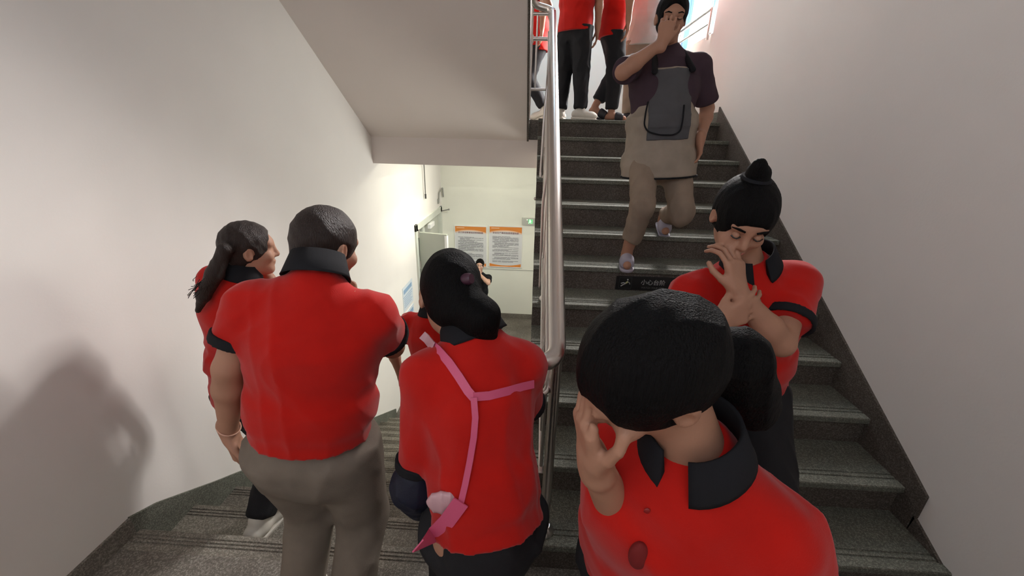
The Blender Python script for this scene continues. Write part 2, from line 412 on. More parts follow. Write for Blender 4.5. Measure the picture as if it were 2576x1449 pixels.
# ------------------------------------------------------------------ signs, posters, door
def text(body, size, m, loc, name, parent, axis='xz', depth=.0008, align='CENTER', scale_x=1):
    cu = bpy.data.curves.new('lettering', 'FONT'); cu.body = body; cu.size = size; cu.extrude = depth; cu.align_x = align; cu.align_y = 'CENTER'
    cu.resolution_u = 3
    t = bpy.data.objects.new('lettering', cu); sc.collection.objects.link(t)
    bpy.context.view_layer.update()
    me = bpy.data.meshes.new_from_object(t.evaluated_get(bpy.context.evaluated_depsgraph_get()))
    bpy.data.objects.remove(t)
    me.materials.clear()
    o = link(name, me, m, parent)
    o.rotation_euler = (math.pi/2, 0, 0); o.scale = (scale_x, 1, 1)
    o.location = tuple(np.array(loc)-off(parent))
    return o
orange_m = mat('orange_print', (.75, .26, .05), .5); paleor_m = mat('pale_orange_print', (.85, .58, .42), .5)
paper_m = mat('poster_paper', (.70, .70, .72), .45); ink_m = mat('grey_ink', (.22, .22, .24), .6); red_ink = mat('dark_red_ink', (.22, .06, .07), .6)
pframe_m = mat('poster_frame', (.80, .80, .80), .35)
def poster(px0, px1, py0, py1, title, label):
    a = at(px0, py0, Y=YB); b = at(px1, py1, Y=YB)
    x0, x1, z1, z0 = a[0], b[0], a[2], b[2]; y = YB
    w, h = x1-x0, z1-z0
    p = empty('notice_poster', ((x0+x1)/2, y, z0)); tag(p, label, 'poster')
    MB().box((x0, y-.012, z0), (x1, y, z1)).build('backing', paper_m, p)
    f = MB()
    for bb in (((x0-.012, y-.018, z0-.012), (x0, y, z1+.012)), ((x1, y-.018, z0-.012), (x1+.012, y, z1+.012)), ((x0, y-.018, z0-.012), (x1, y, z0)), ((x0, y-.018, z1), (x1, y, z1+.012))): f.box(*bb)
    f.build('frame', pframe_m, p)
    yy = y-.0135
    n = 14; top = [(x0+w*i/n) for i in range(n+1)]
    curve = lambda t: .085 + .055*(abs(t-.48)*2)**2.2
    pts = [(x0, yy, z1), (x1, yy, z1)] + [(x0+w*(1-i/n), yy, z1-h*(curve(1-i/n))) for i in range(n+1)]
    pts2 = [(x0, yy+.0005, z1-.01), (x1, yy+.0005, z1-.01)] + [(x0+w*(1-i/n), yy+.0005, z1-h*(curve(1-i/n)+.03)) for i in range(n+1)]
    MB().prism(pts2, (0, .0008, 0)).build('pale_band', paleor_m, p); MB().prism(pts, (0, .0008, 0)).build('orange_header', orange_m, p)
    c2 = lambda t: .03 + .05*(abs(t-.5)*2)**2
    MB().prism([(x1, yy, z0), (x0, yy, z0)] + [(x0+w*i/n, yy, z0+h*c2(i/n)) for i in range(n+1)], (0, .0008, 0)).build('orange_footer', orange_m, p)
    MB().box((x0+.05*w, yy-.001, z1-.045*h), (x0+.30*w, yy, z1-.03*h)).build('header_strip', paleor_m, p)
    text(title, w*.068, red_ink, ((x0+x1)/2, yy-.001, z1-h*.155), 'title', p)
    ln = MB(); rnd = random.Random(title)
    nl = 30
    for i in range(nl):
        z = z1-h*(.22+.68*i/nl); x = x0+w*.09
        if rnd.random() < .14: continue
        xe = x1-w*(.09 if rnd.random() < .7 else rnd.uniform(.2, .6))
        if rnd.random() < .3: x += w*.06
        while x < xe:
            l = rnd.uniform(.05, .25)*w; e = min(x+l, xe)
            ln.box((x, yy-.0008, z-h*.0055), (e, yy, z+h*.0055)); x = e+w*rnd.uniform(.006, .02)
    ln.build('text_lines', ink_m, p)
poster(1145, 1223, 568, 670, '员工安全教育培训考核制度', 'left safety poster with orange header, half hidden by the dark head')
poster(1232, 1310, 569, 672, '安全生产事故隐患排查制度', 'right safety poster with orange header and footer, fully in view')

grn_m = mat('exit_green', (.15, .55, .22), .4, emit=((.3, .9, .4), .35)); glyph_m = mat('exit_glyph', (.8, .95, .8), .4, emit=((.8, 1, .8), .8))
exitb_m = mat('exit_sign_panel', (.50, .51, .46), .4)
def exit_sign():
    a = at(1313.5, 547, Y=YB); b = at(1345, 566, Y=YB); x0, x1, z1, z0 = a[0], b[0], a[2], b[2]
    p = empty('exit_sign', ((x0+x1)/2, YB, z0)); tag(p, 'grey exit sign with a green running figure on the lower back wall', 'sign')
    MB().box((x0, YB-.03, z0), (x1, YB, z1)).build('panel', exitb_m, p, bevel=.003)
    w = x1-x0; h = z1-z0; y = YB-.031
    MB().box((x0+w*.5, y-.001, z0+h*.2), (x0+w*.84, y, z1-h*.2)).build('green_field', grn_m, p)
    c = x0+w*.62; y2 = y-.002
    g = MB().ball((c, y2, z0+h*.72), h*.07, sc_=(1, .2, 1))
    g.prism([(c-.01, y2, z0+h*.64), (c+.014, y2, z0+h*.64), (c+.008, y2, z0+h*.42), (c-.010, y2, z0+h*.42)], (0, .001, 0))
    g.prism([(c-.008, y2, z0+h*.45), (c, y2, z0+h*.45), (c-.018, y2, z0+h*.25), (c-.028, y2, z0+h*.25)], (0, .001, 0))
    g.prism([(c, y2, z0+h*.45), (c+.008, y2, z0+h*.45), (c+.026, y2, z0+h*.27), (c+.018, y2, z0+h*.25)], (0, .001, 0))
    g.prism([(c+.01, y2, z0+h*.62), (c+.03, y2, z0+h*.52), (c+.028, y2, z0+h*.48), (c+.01, y2, z0+h*.56)], (0, .001, 0))
    g.build('running_figure', glyph_m, p)
    MB().ball((x0+w*.40, y, z1-h*.27), .009).build('indicator_lamp', glyph_m, p, True)
exit_sign()
blk_m = mat('black_sign_plate', (.008, .008, .009), .35); pale_m = mat('pale_sign_print', (.42, .42, .42), .5); yel_m = mat('yellow_sign_print', (.45, .45, .22), .5)
def step_sign():
    yy = G*6+.02
    a = at(1551, 693, Y=yy); b = at(1552, 727, Y=yy); x0, z1, z0 = a[0], a[2], b[2]; x1 = x0+.44
    p = empty('step_warning_sign', ((x0+x1)/2, yy, z0)); tag(p, 'black step warning plate on the riser below the sandalled foot', 'sign')
    MB().box((x0, yy-.006, z0), (x1, yy, z1)).build('plate', blk_m, p, bevel=.0015)
    y = yy-.0072; h = z1-z0; cz = (z0+z1)/2
    f = MB(); bx0, bx1 = x0+.02, x0+.02+h*.86
    for bb in ((bx0, bx1, z1-h*.12, z1-h*.10), (bx0, bx1, z0+h*.10, z0+h*.12)): f.box((bb[0], y, bb[2]), (bb[1], y+.001, bb[3]))
    f.box((bx0, y, z0+h*.1), (bx0+.0015, y+.001, z1-h*.1)).box((bx1-.0015, y, z0+h*.1), (bx1, y+.001, z1-h*.1)); f.build('pictogram_border', mat('dim_print', (.06, .06, .06), .5), p)
    c = (bx0+bx1)/2
    L = lambda pts, r: MB().tube([(c+h*u, y, cz+h*w_) for u, w_ in pts], r, 6)
    L([(.17, .12), (.02, -.02)], h*.06).build('pictogram_body', yel_m, p)
    L([(.02, -.02), (-.13, .02), (-.30, -.04)], h*.035).build('pictogram_leg', pale_m, p)
    L([(.02, -.04), (-.14, -.12), (-.30, -.24)], h*.035).build('pictogram_leg', pale_m, p)
    L([(.15, .10), (.28, .02), (.32, -.08)], h*.028).build('pictogram_arm', pale_m, p)
    MB().ball((c+h*.14, y, cz+h*.25), h*.06, sc_=(1, .3, 1)).build('pictogram_head', pale_m, p)
    text('小心台阶', h*.42, pale_m, (x0+.115+.115, y, cz+h*.08), 'lettering', p)
    text('WATCH YOUR STEP', h*.17, mat('dim_print_2', (.12, .12, .12), .5), (x0+.115+.115, y, cz-h*.30), 'lettering', p)
step_sign()

door_m = mat('grey_green_door', (.38, .40, .35), .5, var=.04); dframe_m = mat('pale_door_frame', (.60, .62, .56), .5, var=.04); door2_m = mat('pale_door', (.55, .57, .50), .5)
def door():
    d = empty('door_1', (XL, 5.5, -1.8)); tag(d, 'double door with pale frame in the left wall of the lower hall', kind='structure')
    y0, y1, zt = 4.70, 6.40, .42
    f = MB().box((XL-.14, y0, -1.8), (XL+.025, y0+.09, zt)).box((XL-.14, y1-.09, -1.8), (XL+.025, y1, zt)).box((XL-.14, y0, zt-.10), (XL+.025, y1, zt))
    f.build('door_frame', dframe_m, d, bevel=.004)
    MB().box((XL-.08, y0+.55, -1.79), (XL-.035, y1-.10, zt-.105)).build('door_leaf', door2_m, d, bevel=.003)
    # narrow leaf swung open into the hall
    a = math.radians(12); L = .44
    p0 = V(XL+.03, y0+.09, -1.79); ux = V(math.cos(a), -math.sin(a), 0); uy = V(math.sin(a), math.cos(a), 0)
    lf = MB().prism([p0, p0+ux*L, p0+ux*L+uy*.045, p0+uy*.045], (0, 0, zt-.12+1.79)); l = lf.build('door_leaf', door_m, d, bevel=.003)
    e = MB().prism([p0+ux*(L-.03)-uy*.004, p0+ux*(L+.004)-uy*.004, p0+ux*(L+.004)+uy*.049, p0+ux*(L-.03)+uy*.049], (0, 0, zt-.12+1.77)); e.build('edge_strip', white_m, l) if False else e.build('edge_strip', white_m, d)
    MB().box((XL+.02, 5.35, zt-.19), (XL+.07, 5.62, zt-.12)).build('door_closer', white_m, d, bevel=.004)
    h = MB().tube([(XL+.03, y0+.62, -.75), (XL+.08, y0+.62, -.75), (XL+.08, y0+.74, -.75)], .010, 10); h.build('door_handle', steel_m, d, True)
    for z in (-.2, .28): MB().tube([(XL+.035, y0+.095, z-.06), (XL+.035, y0+.095, z+.06)], .012, 10).build('hinge', steel_m, d, True)
    MB().box((XL-.30, y0, -1.9), (XL-.24, y1, .45)).build('far_panel', wall_m, d)
door()
def small_stuff():
    x = XL
    c0 = at(1067, 415, X=x+.03); c1 = at(1070, 498, X=x+.03)
    c0 = V(x+.035, c1[1], 1.60)
    p = empty('hanging_pull_rod', (x+.035, c1[1], c1[2])); tag(p, 'thin dark rod hanging down from the beam at the lower left wall', 'rod')
    MB().tube([c0, V(x+.035, c1[1], c1[2])], .008, 8).build('rod', mat('dark_metal', (.12, .12, .11), .5), p, True)
    MB().tube([V(x+.035, c1[1], c1[2]+.06), V(x+.035, c1[1], c1[2]-.01)], .014, 8).build('grip', mat('black_rubber', (.03, .03, .03), .6), p, True)
    a = at(1104, 508, X=x+.02); p = empty('wall_bracket', a); tag(p, 'small bent bracket on the left wall above the lower door', 'bracket')
    m = mat('grey_bracket', (.3, .3, .28), .5)
    MB().tube(bend([a, a+V(0, .05, .16), a+V(.02, .25, .22), a+V(.02, .28, .05)], .03), .012, 8).build('hook', m, p, True)
    MB().box(a+V(-.02, -.03, -.03), a+V(0, .05, .05)).build('plate', m, p)
    a = at(1110, 531, Y=YB-.06); b = at(1129, 527, Y=YB-.10); p = empty('rod_stub', a); tag(p, 'short dark rod sticking out of the far corner above the door', 'rod')
    MB().tube([a, b], .011, 8).build('shaft', m, p, True); MB().ball(b, .018).build('tip', m, p, True)
    # sheets on the left wall
    pp = mat('notice_paper', (.62, .68, .74), .6); bl = mat('blue_print', (.25, .38, .55), .6)
    for k, (ya, yb_, za, zb) in enumerate(((3.98, 4.42, -.28, -.62), (3.98, 4.42, -.66, -1.02))):
        p = empty('wall_notice', (x, (ya+yb_)/2, zb)); tag(p, ('upper' if k == 0 else 'lower') + ' of two pale blue printed sheets taped beside the lower door', 'notice')
        MB().box((x, ya, zb), (x+.004, yb_, za)).build('sheet', pp, p)
        b_ = MB()
        b_.box((x+.004, ya+.04, za-.10), (x+.005, yb_-.04, za-.04)); b_.box((x+.004, ya+.02, za-.15), (x+.005, yb_-.02, za-.14))
        for i in range(5): b_.box((x+.004, ya+.04, za-.18-.028*i), (x+.005, yb_-.05-.03*(i % 3), za-.17-.028*i))
        b_.build('print', bl, p)
    p = empty('paper_flyer', (XR-1, YB, 3.2))
    return p
pz = small_stuff()
# orange posters upstairs on the back wall
for k, (px0, px1, py0, py1, lb) in enumerate(((1336, 1374, -10, 17, 'orange topped notice sheet behind the top of the railing'), (1478, 1494, -60, 11, 'orange notice corner beside the upstairs red shirt'), (1336, 1366, 55, 84, 'small orange and white leaflet seen through the top railing'))):
    a = at(px0, py0, Y=YB); b = at(px1, py1, Y=YB)
    p = pz if k == 0 else empty('paper_flyer'); p.name = 'paper_flyer' if k == 0 else p.name
    p.location = (a[0], YB, b[2]); tag(p, lb, 'notice')
    MB().box((a[0], YB-.006, b[2]), (b[0], YB, a[2])).build('sheet', orange_m if k < 2 else paleor_m, p)
    MB().box((a[0], YB-.008, b[2]-.001), (b[0], YB-.006, b[2]+(a[2]-b[2])*.25)).build('lower_band', paper_m if k != 2 else orange_m, p)

# ------------------------------------------------------------------ figures (signed distance fields turned into one skin each)
class Field:
    def __init__(s, lo, hi, h):
        s.h = h; s.lo = np.array(lo, float)-3*h; s.n = np.ceil((np.array(hi)+3*h-s.lo)/h).astype(int)+1
        s.d = np.full(s.n, .2, np.float32)
        s.ax = [s.lo[i]+h*np.arange(s.n[i], dtype=np.float32) for i in range(3)]
    def sl(s, lo, hi):
        a = np.clip(np.floor((np.array(lo)-s.lo)/s.h).astype(int), 0, s.n); b = np.clip(np.ceil((np.array(hi)-s.lo)/s.h).astype(int)+1, 0, s.n)
        if (b <= a).any(): return None, None
        S_ = tuple(slice(a[i], b[i]) for i in range(3))
        return S_, (s.ax[0][S_[0]][:, None, None], s.ax[1][S_[1]][None, :, None], s.ax[2][S_[2]][None, None, :])
    def put(s, fn, lo, hi, k=.01, op='u'):
        pad = k+3*s.h
        S_, P = s.sl(np.array(lo)-pad, np.array(hi)+pad)
        if S_ is None: return s
        e = fn(*P); d = s.d[S_]
        if op == 'u':
            if k > 0:
                hh = np.clip(.5+.5*(d-e)/k, 0, 1); s.d[S_] = d*(1-hh)+e*hh-k*hh*(1-hh)
            else: s.d[S_] = np.minimum(d, e)
        elif op == 's':
            e = -e
            hh = np.clip(.5-.5*(d-e)/max(k, 1e-6), 0, 1); s.d[S_] = d*(1-hh)+e*hh+k*hh*(1-hh)
        return s
    def cap(s, a, b, ra, rb=None, k=.01, op='u'):
        a = np.array(a, float); b = np.array(b, float); rb = ra if rb is None else rb
        ab = b-a; L2 = max(ab@ab, 1e-9); rm = max(ra, rb)
        def fn(x, y, z):
            px, py, pz_ = x-a[0], y-a[1], z-a[2]
            t = np.clip((px*ab[0]+py*ab[1]+pz_*ab[2])/L2, 0, 1)
            return np.sqrt((px-t*ab[0])**2+(py-t*ab[1])**2+(pz_-t*ab[2])**2)-(ra+(rb-ra)*t)
        return s.put(fn, np.minimum(a, b)-rm, np.maximum(a, b)+rm, k, op)
    def ell(s, c, r, F=None, k=.01, op='u'):
        c = np.array(c, float); r = np.array(r, float); F = np.eye(3) if F is None else F   # rows of F = local axes
        ext = np.sqrt(((F*r[:, None])**2).sum(0))
        def fn(x, y, z):
            px, py, pz_ = x-c[0], y-c[1], z-c[2]
            u = [(px*F[i][0]+py*F[i][1]+pz_*F[i][2]) for i in range(3)]
            k0 = np.sqrt(sum((u[i]/r[i])**2 for i in range(3)))+1e-6; k1 = np.sqrt(sum((u[i]/r[i]**2)**2 for i in range(3)))+1e-6
            return k0*(k0-1)/k1
        return s.put(fn, c-ext, c+ext, k, op)
    def cone(s, a, b, ra, rb, xd, k=.01, op='u', flat=True):
        """elliptic frustum from a to b; ra, rb = (half width along xd, half depth)"""
        a = np.array(a, float); b = np.array(b, float); z_ = nrm(b-a); L = np.linalg.norm(b-a)
        x_ = nrm(np.array(xd)-np.dot(xd, z_)*z_); y_ = np.cross(z_, x_); rm = max(*ra, *rb)
        def fn(x, y, z):
            px, py, pz_ = x-a[0], y-a[1], z-a[2]
            w = px*z_[0]+py*z_[1]+pz_*z_[2]; t = np.clip(w/L, 0, 1)
            rx = ra[0]+(rb[0]-ra[0])*t; ry = ra[1]+(rb[1]-ra[1])*t
            u = px*x_[0]+py*x_[1]+pz_*x_[2]; v = px*y_[0]+py*y_[1]+pz_*y_[2]
            kk = np.sqrt((u/rx)**2+(v/ry)**2)+1e-6
            d = (kk-1)*np.minimum(rx, ry)
            return np.maximum(d, np.maximum(-w, w-L))
        return s.put(fn, np.minimum(a, b)-rm, np.maximum(a, b)+rm, k, op)
    def half(s, p, n, k=.004):
        """cut away everything on the side n of the plane through p"""
        p = np.array(p, float); n = nrm(n)
        e = (s.ax[0][:, None, None]-p[0])*n[0]+(s.ax[1][None, :, None]-p[1])*n[1]+(s.ax[2][None, None, :]-p[2])*n[2]
        s.d = np.maximum(s.d, e.astype(np.float32)); return s
    def blur(s, n=2, w=2):
        d = np.clip(s.d, -.06, .06)
        for _ in range(n):
            for ax in range(3):
                acc = d.copy()
                for k in range(1, w+1):
                    acc += np.concatenate([np.take(d, range(k, d.shape[ax]), ax), np.repeat(np.take(d, [-1], ax), k, ax)], ax)
                    acc += np.concatenate([np.repeat(np.take(d, [0], ax), k, ax), np.take(d, range(0, d.shape[ax]-k), ax)], ax)
                d = acc/(2*w+1)
        s.d = d; return s
    def fold(s, amp, seed=0, freq=1.0, ax=None):
        rnd = np.random.RandomState(seed); X = s.ax[0][:, None, None]; Y = s.ax[1][None, :, None]; Z = s.ax[2][None, None, :]
        tot = 0
        for i in range(5):
            k = rnd.normal(size=3); k[2] *= .4; k = k/np.linalg.norm(k)*rnd.uniform(26, 62)*freq
            k2 = rnd.normal(size=3)*9; ph = rnd.uniform(0, 6.28, 2)
            w = np.sin(k2[0]*X+k2[1]*Y+k2[2]*Z+ph[1])
            v = np.sin(k[0]*X+k[1]*Y+k[2]*Z+ph[0]+1.6*w)
            tot = tot + (1-np.abs(v))**1.5*(.5+.5*w)
        s.d = s.d-(amp*(tot*.8-.5)).astype(np.float32); return s
    def mesh(s, name, m, parent, smooth=2, adapt=0.0):
        g = openvdb.FloatGrid(.03)
        g.copyFromArray(np.clip(s.d, -.03, .03).astype(np.float32))
        if adapt:
            p, t, qd = g.convertToPolygons(0.0, adapt); faces = [tuple(f)[::-1] for f in t.tolist()]+[tuple(f)[::-1] for f in qd.tolist()]
        else:
            p, qd = g.convertToQuads(0.0); faces = None
        if len(p) == 0: print('EMPTY', name); return None
        P = p*s.h+s.lo-off(parent)
        me = bpy.data.meshes.new(name)
        if faces is None:
            n = len(qd); me.vertices.add(len(P)); me.vertices.foreach_set('co', P.astype(np.float32).ravel())
            me.loops.add(4*n); me.loops.foreach_set('vertex_index', qd[:, ::-1].astype(np.int32).ravel())
            me.polygons.add(n); me.polygons.foreach_set('loop_start', np.arange(0, 4*n, 4, dtype=np.int32)); 
            me.update(calc_edges=True); me.validate()
        else: me.from_pydata(P.tolist(), [], faces); me.update()
        me.polygons.foreach_set('use_smooth', [True]*len(me.polygons))
        o = link(name, me, m, parent)
        return o

def frame(fwd, up):
    z = nrm(up); y = nrm(np.array(fwd, float)-np.dot(fwd, z)*z); x = np.cross(y, z); return np.array([x, y, z])   # rows right, forward, up
def head_pts(Hc, F, s):
    return lambda x, y, z: np.array(Hc)+s*(F[0]*x+F[1]*y+F[2]*z)

def hand(f, wr, d, n, side, s=1.0, curl=(.35, .45, .35), spread=.10, thumb=.6, r=.0078):
    """palm, four unequal bent fingers and a thumb; d = direction of the hand, n = the way the palm faces, side = +1/-1 where the thumb sits"""
    d = nrm(d); n = nrm(np.array(n)-np.dot(n, d)*d); t = np.cross(d, n)*side
    base = np.array(wr)
    kn = []
    for i, (u, L0, pl) in enumerate(((.030, .040, .088), (.010, .045, .092), (-.010, .042, .088), (-.029, .033, .080))):
        u *= s; k = base+d*pl*s+t*u
        f.cap(base+t*u*.55+d*.008*s, k, .0155*s, .0115*s, k=.012*s)
        kn.append((k, u, L0*s))
    f.cap(base-d*.03*s, base+d*.02*s, .024*s, .020*s, k=.02*s)
    for k, u, L0 in kn:
        sp = spread*u/(.03*s); a = 0; p = k; dd = nrm(d+t*sp)
        for j, (fac, c) in enumerate(zip((1, .68, .55), curl)):
            a += c; v = dd*math.cos(a)+n*math.sin(a); e = p+v*L0*fac
            f.cap(p, e, r*s*(1.08-.1*j), r*s*(1.0-.1*j), k=.0025*s); p = e
    p0 = base+t*.020*s+d*.018*s; td = nrm(d*.75+t*thumb+n*.35)
    p1 = p0+td*.042*s; p2 = p1+nrm(td+d*.4+n*.25)*.034*s; p3 = p2+nrm(d+n*.45)*.026*s
    f.cap(p0, p1, .0155*s, .0115*s, k=.012*s).cap(p1, p2, .0105*s, .0095*s, k=.003*s).cap(p2, p3, .0092*s, .0080*s, k=.002*s)

def figure(label, base, J, skin=None, h=.006, hs=.93, shirt=None, trousers=None, cuffs=None, collar=None, hair=None, shoes=None,
           wide=1.0, group=None, face_parts=False, depth=1.0, seed=1, hands=None, shirt_h=.007, sleeve=.55, hem=None, cuffw=.022, belly=0, tuck=0, legw=1.0, sleeve_r=1.0, cap_hair=None, fold=1.0, hemw=None):
    """J: joints in world coordinates. head(centre), face, up, neck, sh/el/wr/hip/kn/an pairs (own left, own right), toe pair"""
    root = empty('person', base); tag(root, label, 'person', group)
    skin = skin or skin_m
    hc, neck = np.array(J['head']), np.array(J['neck'])
    F = frame(J['face'], J['up']); hp = head_pts(hc, F, hs)
    sh = [np.array(p) for p in J['sh']]; el = [np.array(p) for p in J['el']]; wr = [np.array(p) for p in J['wr']]
    hip = [np.array(p) for p in J['hip']]; kn = [np.array(p) for p in J['kn']]; an = [np.array(p) for p in J['an']]
    ms = (sh[0]+sh[1])/2; mh = (hip[0]+hip[1])/2; X = nrm(sh[1]-sh[0]); sp = nrm(ms-mh); Yf = nrm(np.cross(sp, X)); Yf = Yf if True else Yf
    B = np.array([X, Yf, sp])              # own right, front, up
    Xh = nrm(hip[1]-hip[0])
    waist = mh+(ms-mh)*.40; chest = mh+(ms-mh)*.72
    allp = np.array([hc, neck, *sh, *el, *wr, *hip, *kn, *an, *[np.array(t_) for t_ in J['toe']]])
    # ---- skin
    pts = np.vstack([allp, hc+.16, hc-.16])
    hx = [np.array(w)+.19*nrm(J['hd'][i][0]) for i, w in enumerate(wr)]
    pts = np.vstack([pts, *hx])
    f = Field(pts.min(0)-.14, pts.max(0)+.14, h)
    w_ = wide
    f.ell(chest, (.145*w_, .095*depth, .19), B, k=.03); f.ell(mh+sp*.03, (.135*w_, .095*depth, .12), B, k=.05)
    f.cone(mh, chest, (.125*w_, .085*depth), (.135*w_, .09*depth), X, k=.04)
    for i in (0, 1):
        f.cap(neck-sp*.05, sh[i], .055, .048, k=.03)
        f.cap(sh[i], el[i], .046*w_**.5, .037*w_**.5, k=.02)
        m_ = el[i]+(wr[i]-el[i])*.3
        f.cap(el[i], m_, .037*w_**.5, .039*w_**.5, k=.012); f.cap(m_, wr[i]-nrm(wr[i]-el[i])*.01, .038*w_**.5, .0245, k=.015)
        f.cap(hip[i], kn[i], .070, .050, k=.03); f.cap(kn[i], kn[i]+(an[i]-kn[i])*.35, .050, .050, k=.02); f.cap(kn[i]+(an[i]-kn[i])*.35, an[i], .049, .033, k=.02)
        tv = nrm(np.array(J['toe'][i])-an[i]); toe = np.array(J['toe'][i])
        f.cap(an[i]-V(0, 0, .03), toe-V(0, 0, -.0), .034, .024, k=.02); f.cap(an[i]-nrm((tv[0], tv[1], 0))*.03-V(0, 0, .045), an[i]-V(0, 0, .045), .030, .030, k=.02)
        d_, n_, side, c_ = J['hd'][i]
        hand(f, wr[i], d_, n_, side, hs*1.0, c_)
    f.cap(neck-sp*.02, hp(0, -.015, -.05), .052, .050, k=.025)
    # ---- head
    S3 = lambda *r: np.array(r)*hs
    f.ell(hp(0, -.008, .025), S3(.074, .094, .092), F, k=.01); f.ell(hp(0, .030, -.045), S3(.057, .060, .068), F, k=.03)
    f.ell(hp(0, .068, -.092), S3(.026, .022, .020), F, k=.025); f.ell(hp(0, .072, .032), S3(.052, .020, .020), F, k=.02)
    f.cap(hp(0, .086, .018), hp(0, .104, -.022), .009*hs, .012*hs, k=.012); f.cap(hp(-.012, .094, -.026), hp(.012, .094, -.026), .008*hs, k=.006)
    for sx in (-1, 1):
        f.ell(hp(sx*.040, .066, -.025), S3(.022, .020, .020), F, k=.02)
        f.ell(hp(sx*.030, .096, .008), S3(.016, .012, .010), F, k=.008, op='s')
        f.ell(hp(sx*.077, -.008, -.008), S3(.010, .020, .031), F, k=.006); f.ell(hp(sx*.084, -.002, -.004), S3(.006, .010, .018), F, k=.003, op='s')
    f.ell(hp(0, .088, -.052), S3(.022, .010, .006), F, k=.006); f.ell(hp(0, .086, -.063), S3(.018, .010, .006), F, k=.005)
    f.mesh('body', skin, root, adapt=.0)
    if face_parts:
        for sx in (-1, 1):
            MB().ball(hp(sx*.030, .084, .006), .0115*hs).build('eye', white_m if face_parts == 'open' else skin, root, True)
            c = hp(sx*.030, .0945, .006)
            MB().tube([hp(sx*.044, .088, .006), hp(sx*.036, .0945, .0035), hp(sx*.028, .0965, .0025), hp(sx*.018, .092, .006)], .0022*hs, 6).build('eyelid_line', eye_m, root, True)
            if face_parts == 'open': MB().ball(c, .005*hs).build('pupil', eye_m, root, True)
            MB().tube([hp(sx*.050, .080, .030), hp(sx*.034, .094, .036), hp(sx*.016, .097, .031)], .0034*hs, 6, rs=[.0014, .0034, .0026]).build('eyebrow', hair_m, root, True)
        MB().tube([hp(-.022, .0905, -.056), hp(-.009, .0985, -.055), hp(0, .0985, -.0565), hp(.009, .0985, -.055), hp(.022, .0905, -.056)], .004*hs, 8, rs=[.001, .0042, .0040, .0042, .001]).build('mouth', lip_m, root, True)
    # ---- hair
    if hair:
        st = hair
        hh = st.get('h', max(.005, h*.9)); ex = [np.array(c[:2]) for c in st.get('caps', [])]
        pp = np.vstack([hc+.17, hc-.17]+[e for e in ex]); fr = max([.03]+[max(c[2], c[3]) for c in st.get('caps', [])])
        g = Field(pp.min(0)-fr, pp.max(0)+fr, hh)
        t = st.get('thick', .014)
        g.ell(hp(0, -.012, .026), S3(.074+t, .096+t, .092+t), F, k=0)
        if st.get('nape', True): g.ell(hp(0, -.045, -.035), S3(.066, .052, .060), F, k=.02)
        # clear the face and the space below it
        fl = st.get('line', .055)
        g.ell(hp(0, .115, -.045), S3(.078, .078, .045+fl+.04), F, k=.008, op='s')
        g.ell(hp(0, .05, -.11), S3(.13, .085, .075), F, k=.01, op='s')
        for sx in (-1, 1):
            g.ell(hp(sx*.09, .008, -.015), S3(.022, .028, .036), F, k=.006, op='s')
        for c in st.get('caps', []): g.cap(c[0], c[1], c[2], c[3], k=st.get('k', .015))
        for e_ in st.get('ells', []): g.ell(hp(*e_[0]), S3(*e_[1]), F, k=.015)
        g.fold(st.get('amp', .0022), seed+50, st.get('fr', 2.3))
        g.mesh('hair', st.get('mat', hair_m), root)
        # loose strands as thin curves
        sl = st.get('strands')
        if sl:
            m_ = MB(); rnd = random.Random(seed)
            for _ in range(sl['n']):
                a = np.array(sl['a'])+[rnd.gauss(0, sl['sa']) for _ in range(3)]; b = np.array(sl['b'])+[rnd.gauss(0, sl['sb']) for _ in range(3)]
                mm = (a+b)/2+np.array([rnd.gauss(0, .006) for _ in range(3)]); m_.tube(bend([a, mm, b], .2, 4), .0012, 4, caps=False)
            tag(m_.build('hair_strands', st.get('mat', hair_m), root), kind='stuff')
        if st.get('tie') is not None:
            c, d_, r_ = st['tie']; c = np.array(c); d_ = nrm(d_)
            MB().tube([c-d_*.012, c-d_*.006, c+d_*.006, c+d_*.012], r_, 14, rs=[r_*.9, r_*1.08, r_*1.08, r_*.9]).build('hair_tie', st.get('tie_mat', black_m), root, True)
    # ---- trousers
    if trousers:
        wt = max(w_, .86); hw = .5*float(np.linalg.norm(hip[1]-hip[0]))/.095
        g = Field(np.minimum(allp.min(0), mh-.25)-.13, np.maximum(np.array([*hip, *kn, *an]).max(0), mh+.2)+.13, .0075)
        g.ell(mh-sp*.03, (.162*wt*min(1, hw+.08), .114*depth, .14), np.array([Xh, np.cross(sp, Xh), sp]), k=.02)
        g.cone(mh, waist+sp*.02, (.155*wt*min(1, hw+.08), .112*depth), (.135*w_, .095*depth), Xh, k=.04)
        for i in (0, 1):
            lw = legw
            g.cone(hip[i]+sp*.02, kn[i], (.098*lw, .102*lw), (.074*lw, .076*lw), Xh, k=.04)
            e = an[i]+nrm(kn[i]-an[i])*J.get('cut', (.02, .02))[i]
            g.ell(kn[i], (.074*lw, .076*lw, .08), None, k=.02)
            g.cone(kn[i], e, (.073*lw, .075*lw), (.058*lw, .062*lw), Xh, k=.02)
        g.blur(1, 2).fold(.0055, seed+7, .7); g.d -= .004
        tc = waist+sp*.03
        if hem is not None and shirt: tc = min([tc, mh+sp*(float(np.dot(np.array(hem)-mh, sp))+.045)], key=lambda v: float(np.dot(v, sp)))
        g.half(tc, sp)
        for i in (0, 1): pass
        g.mesh('trousers', trousers, root)
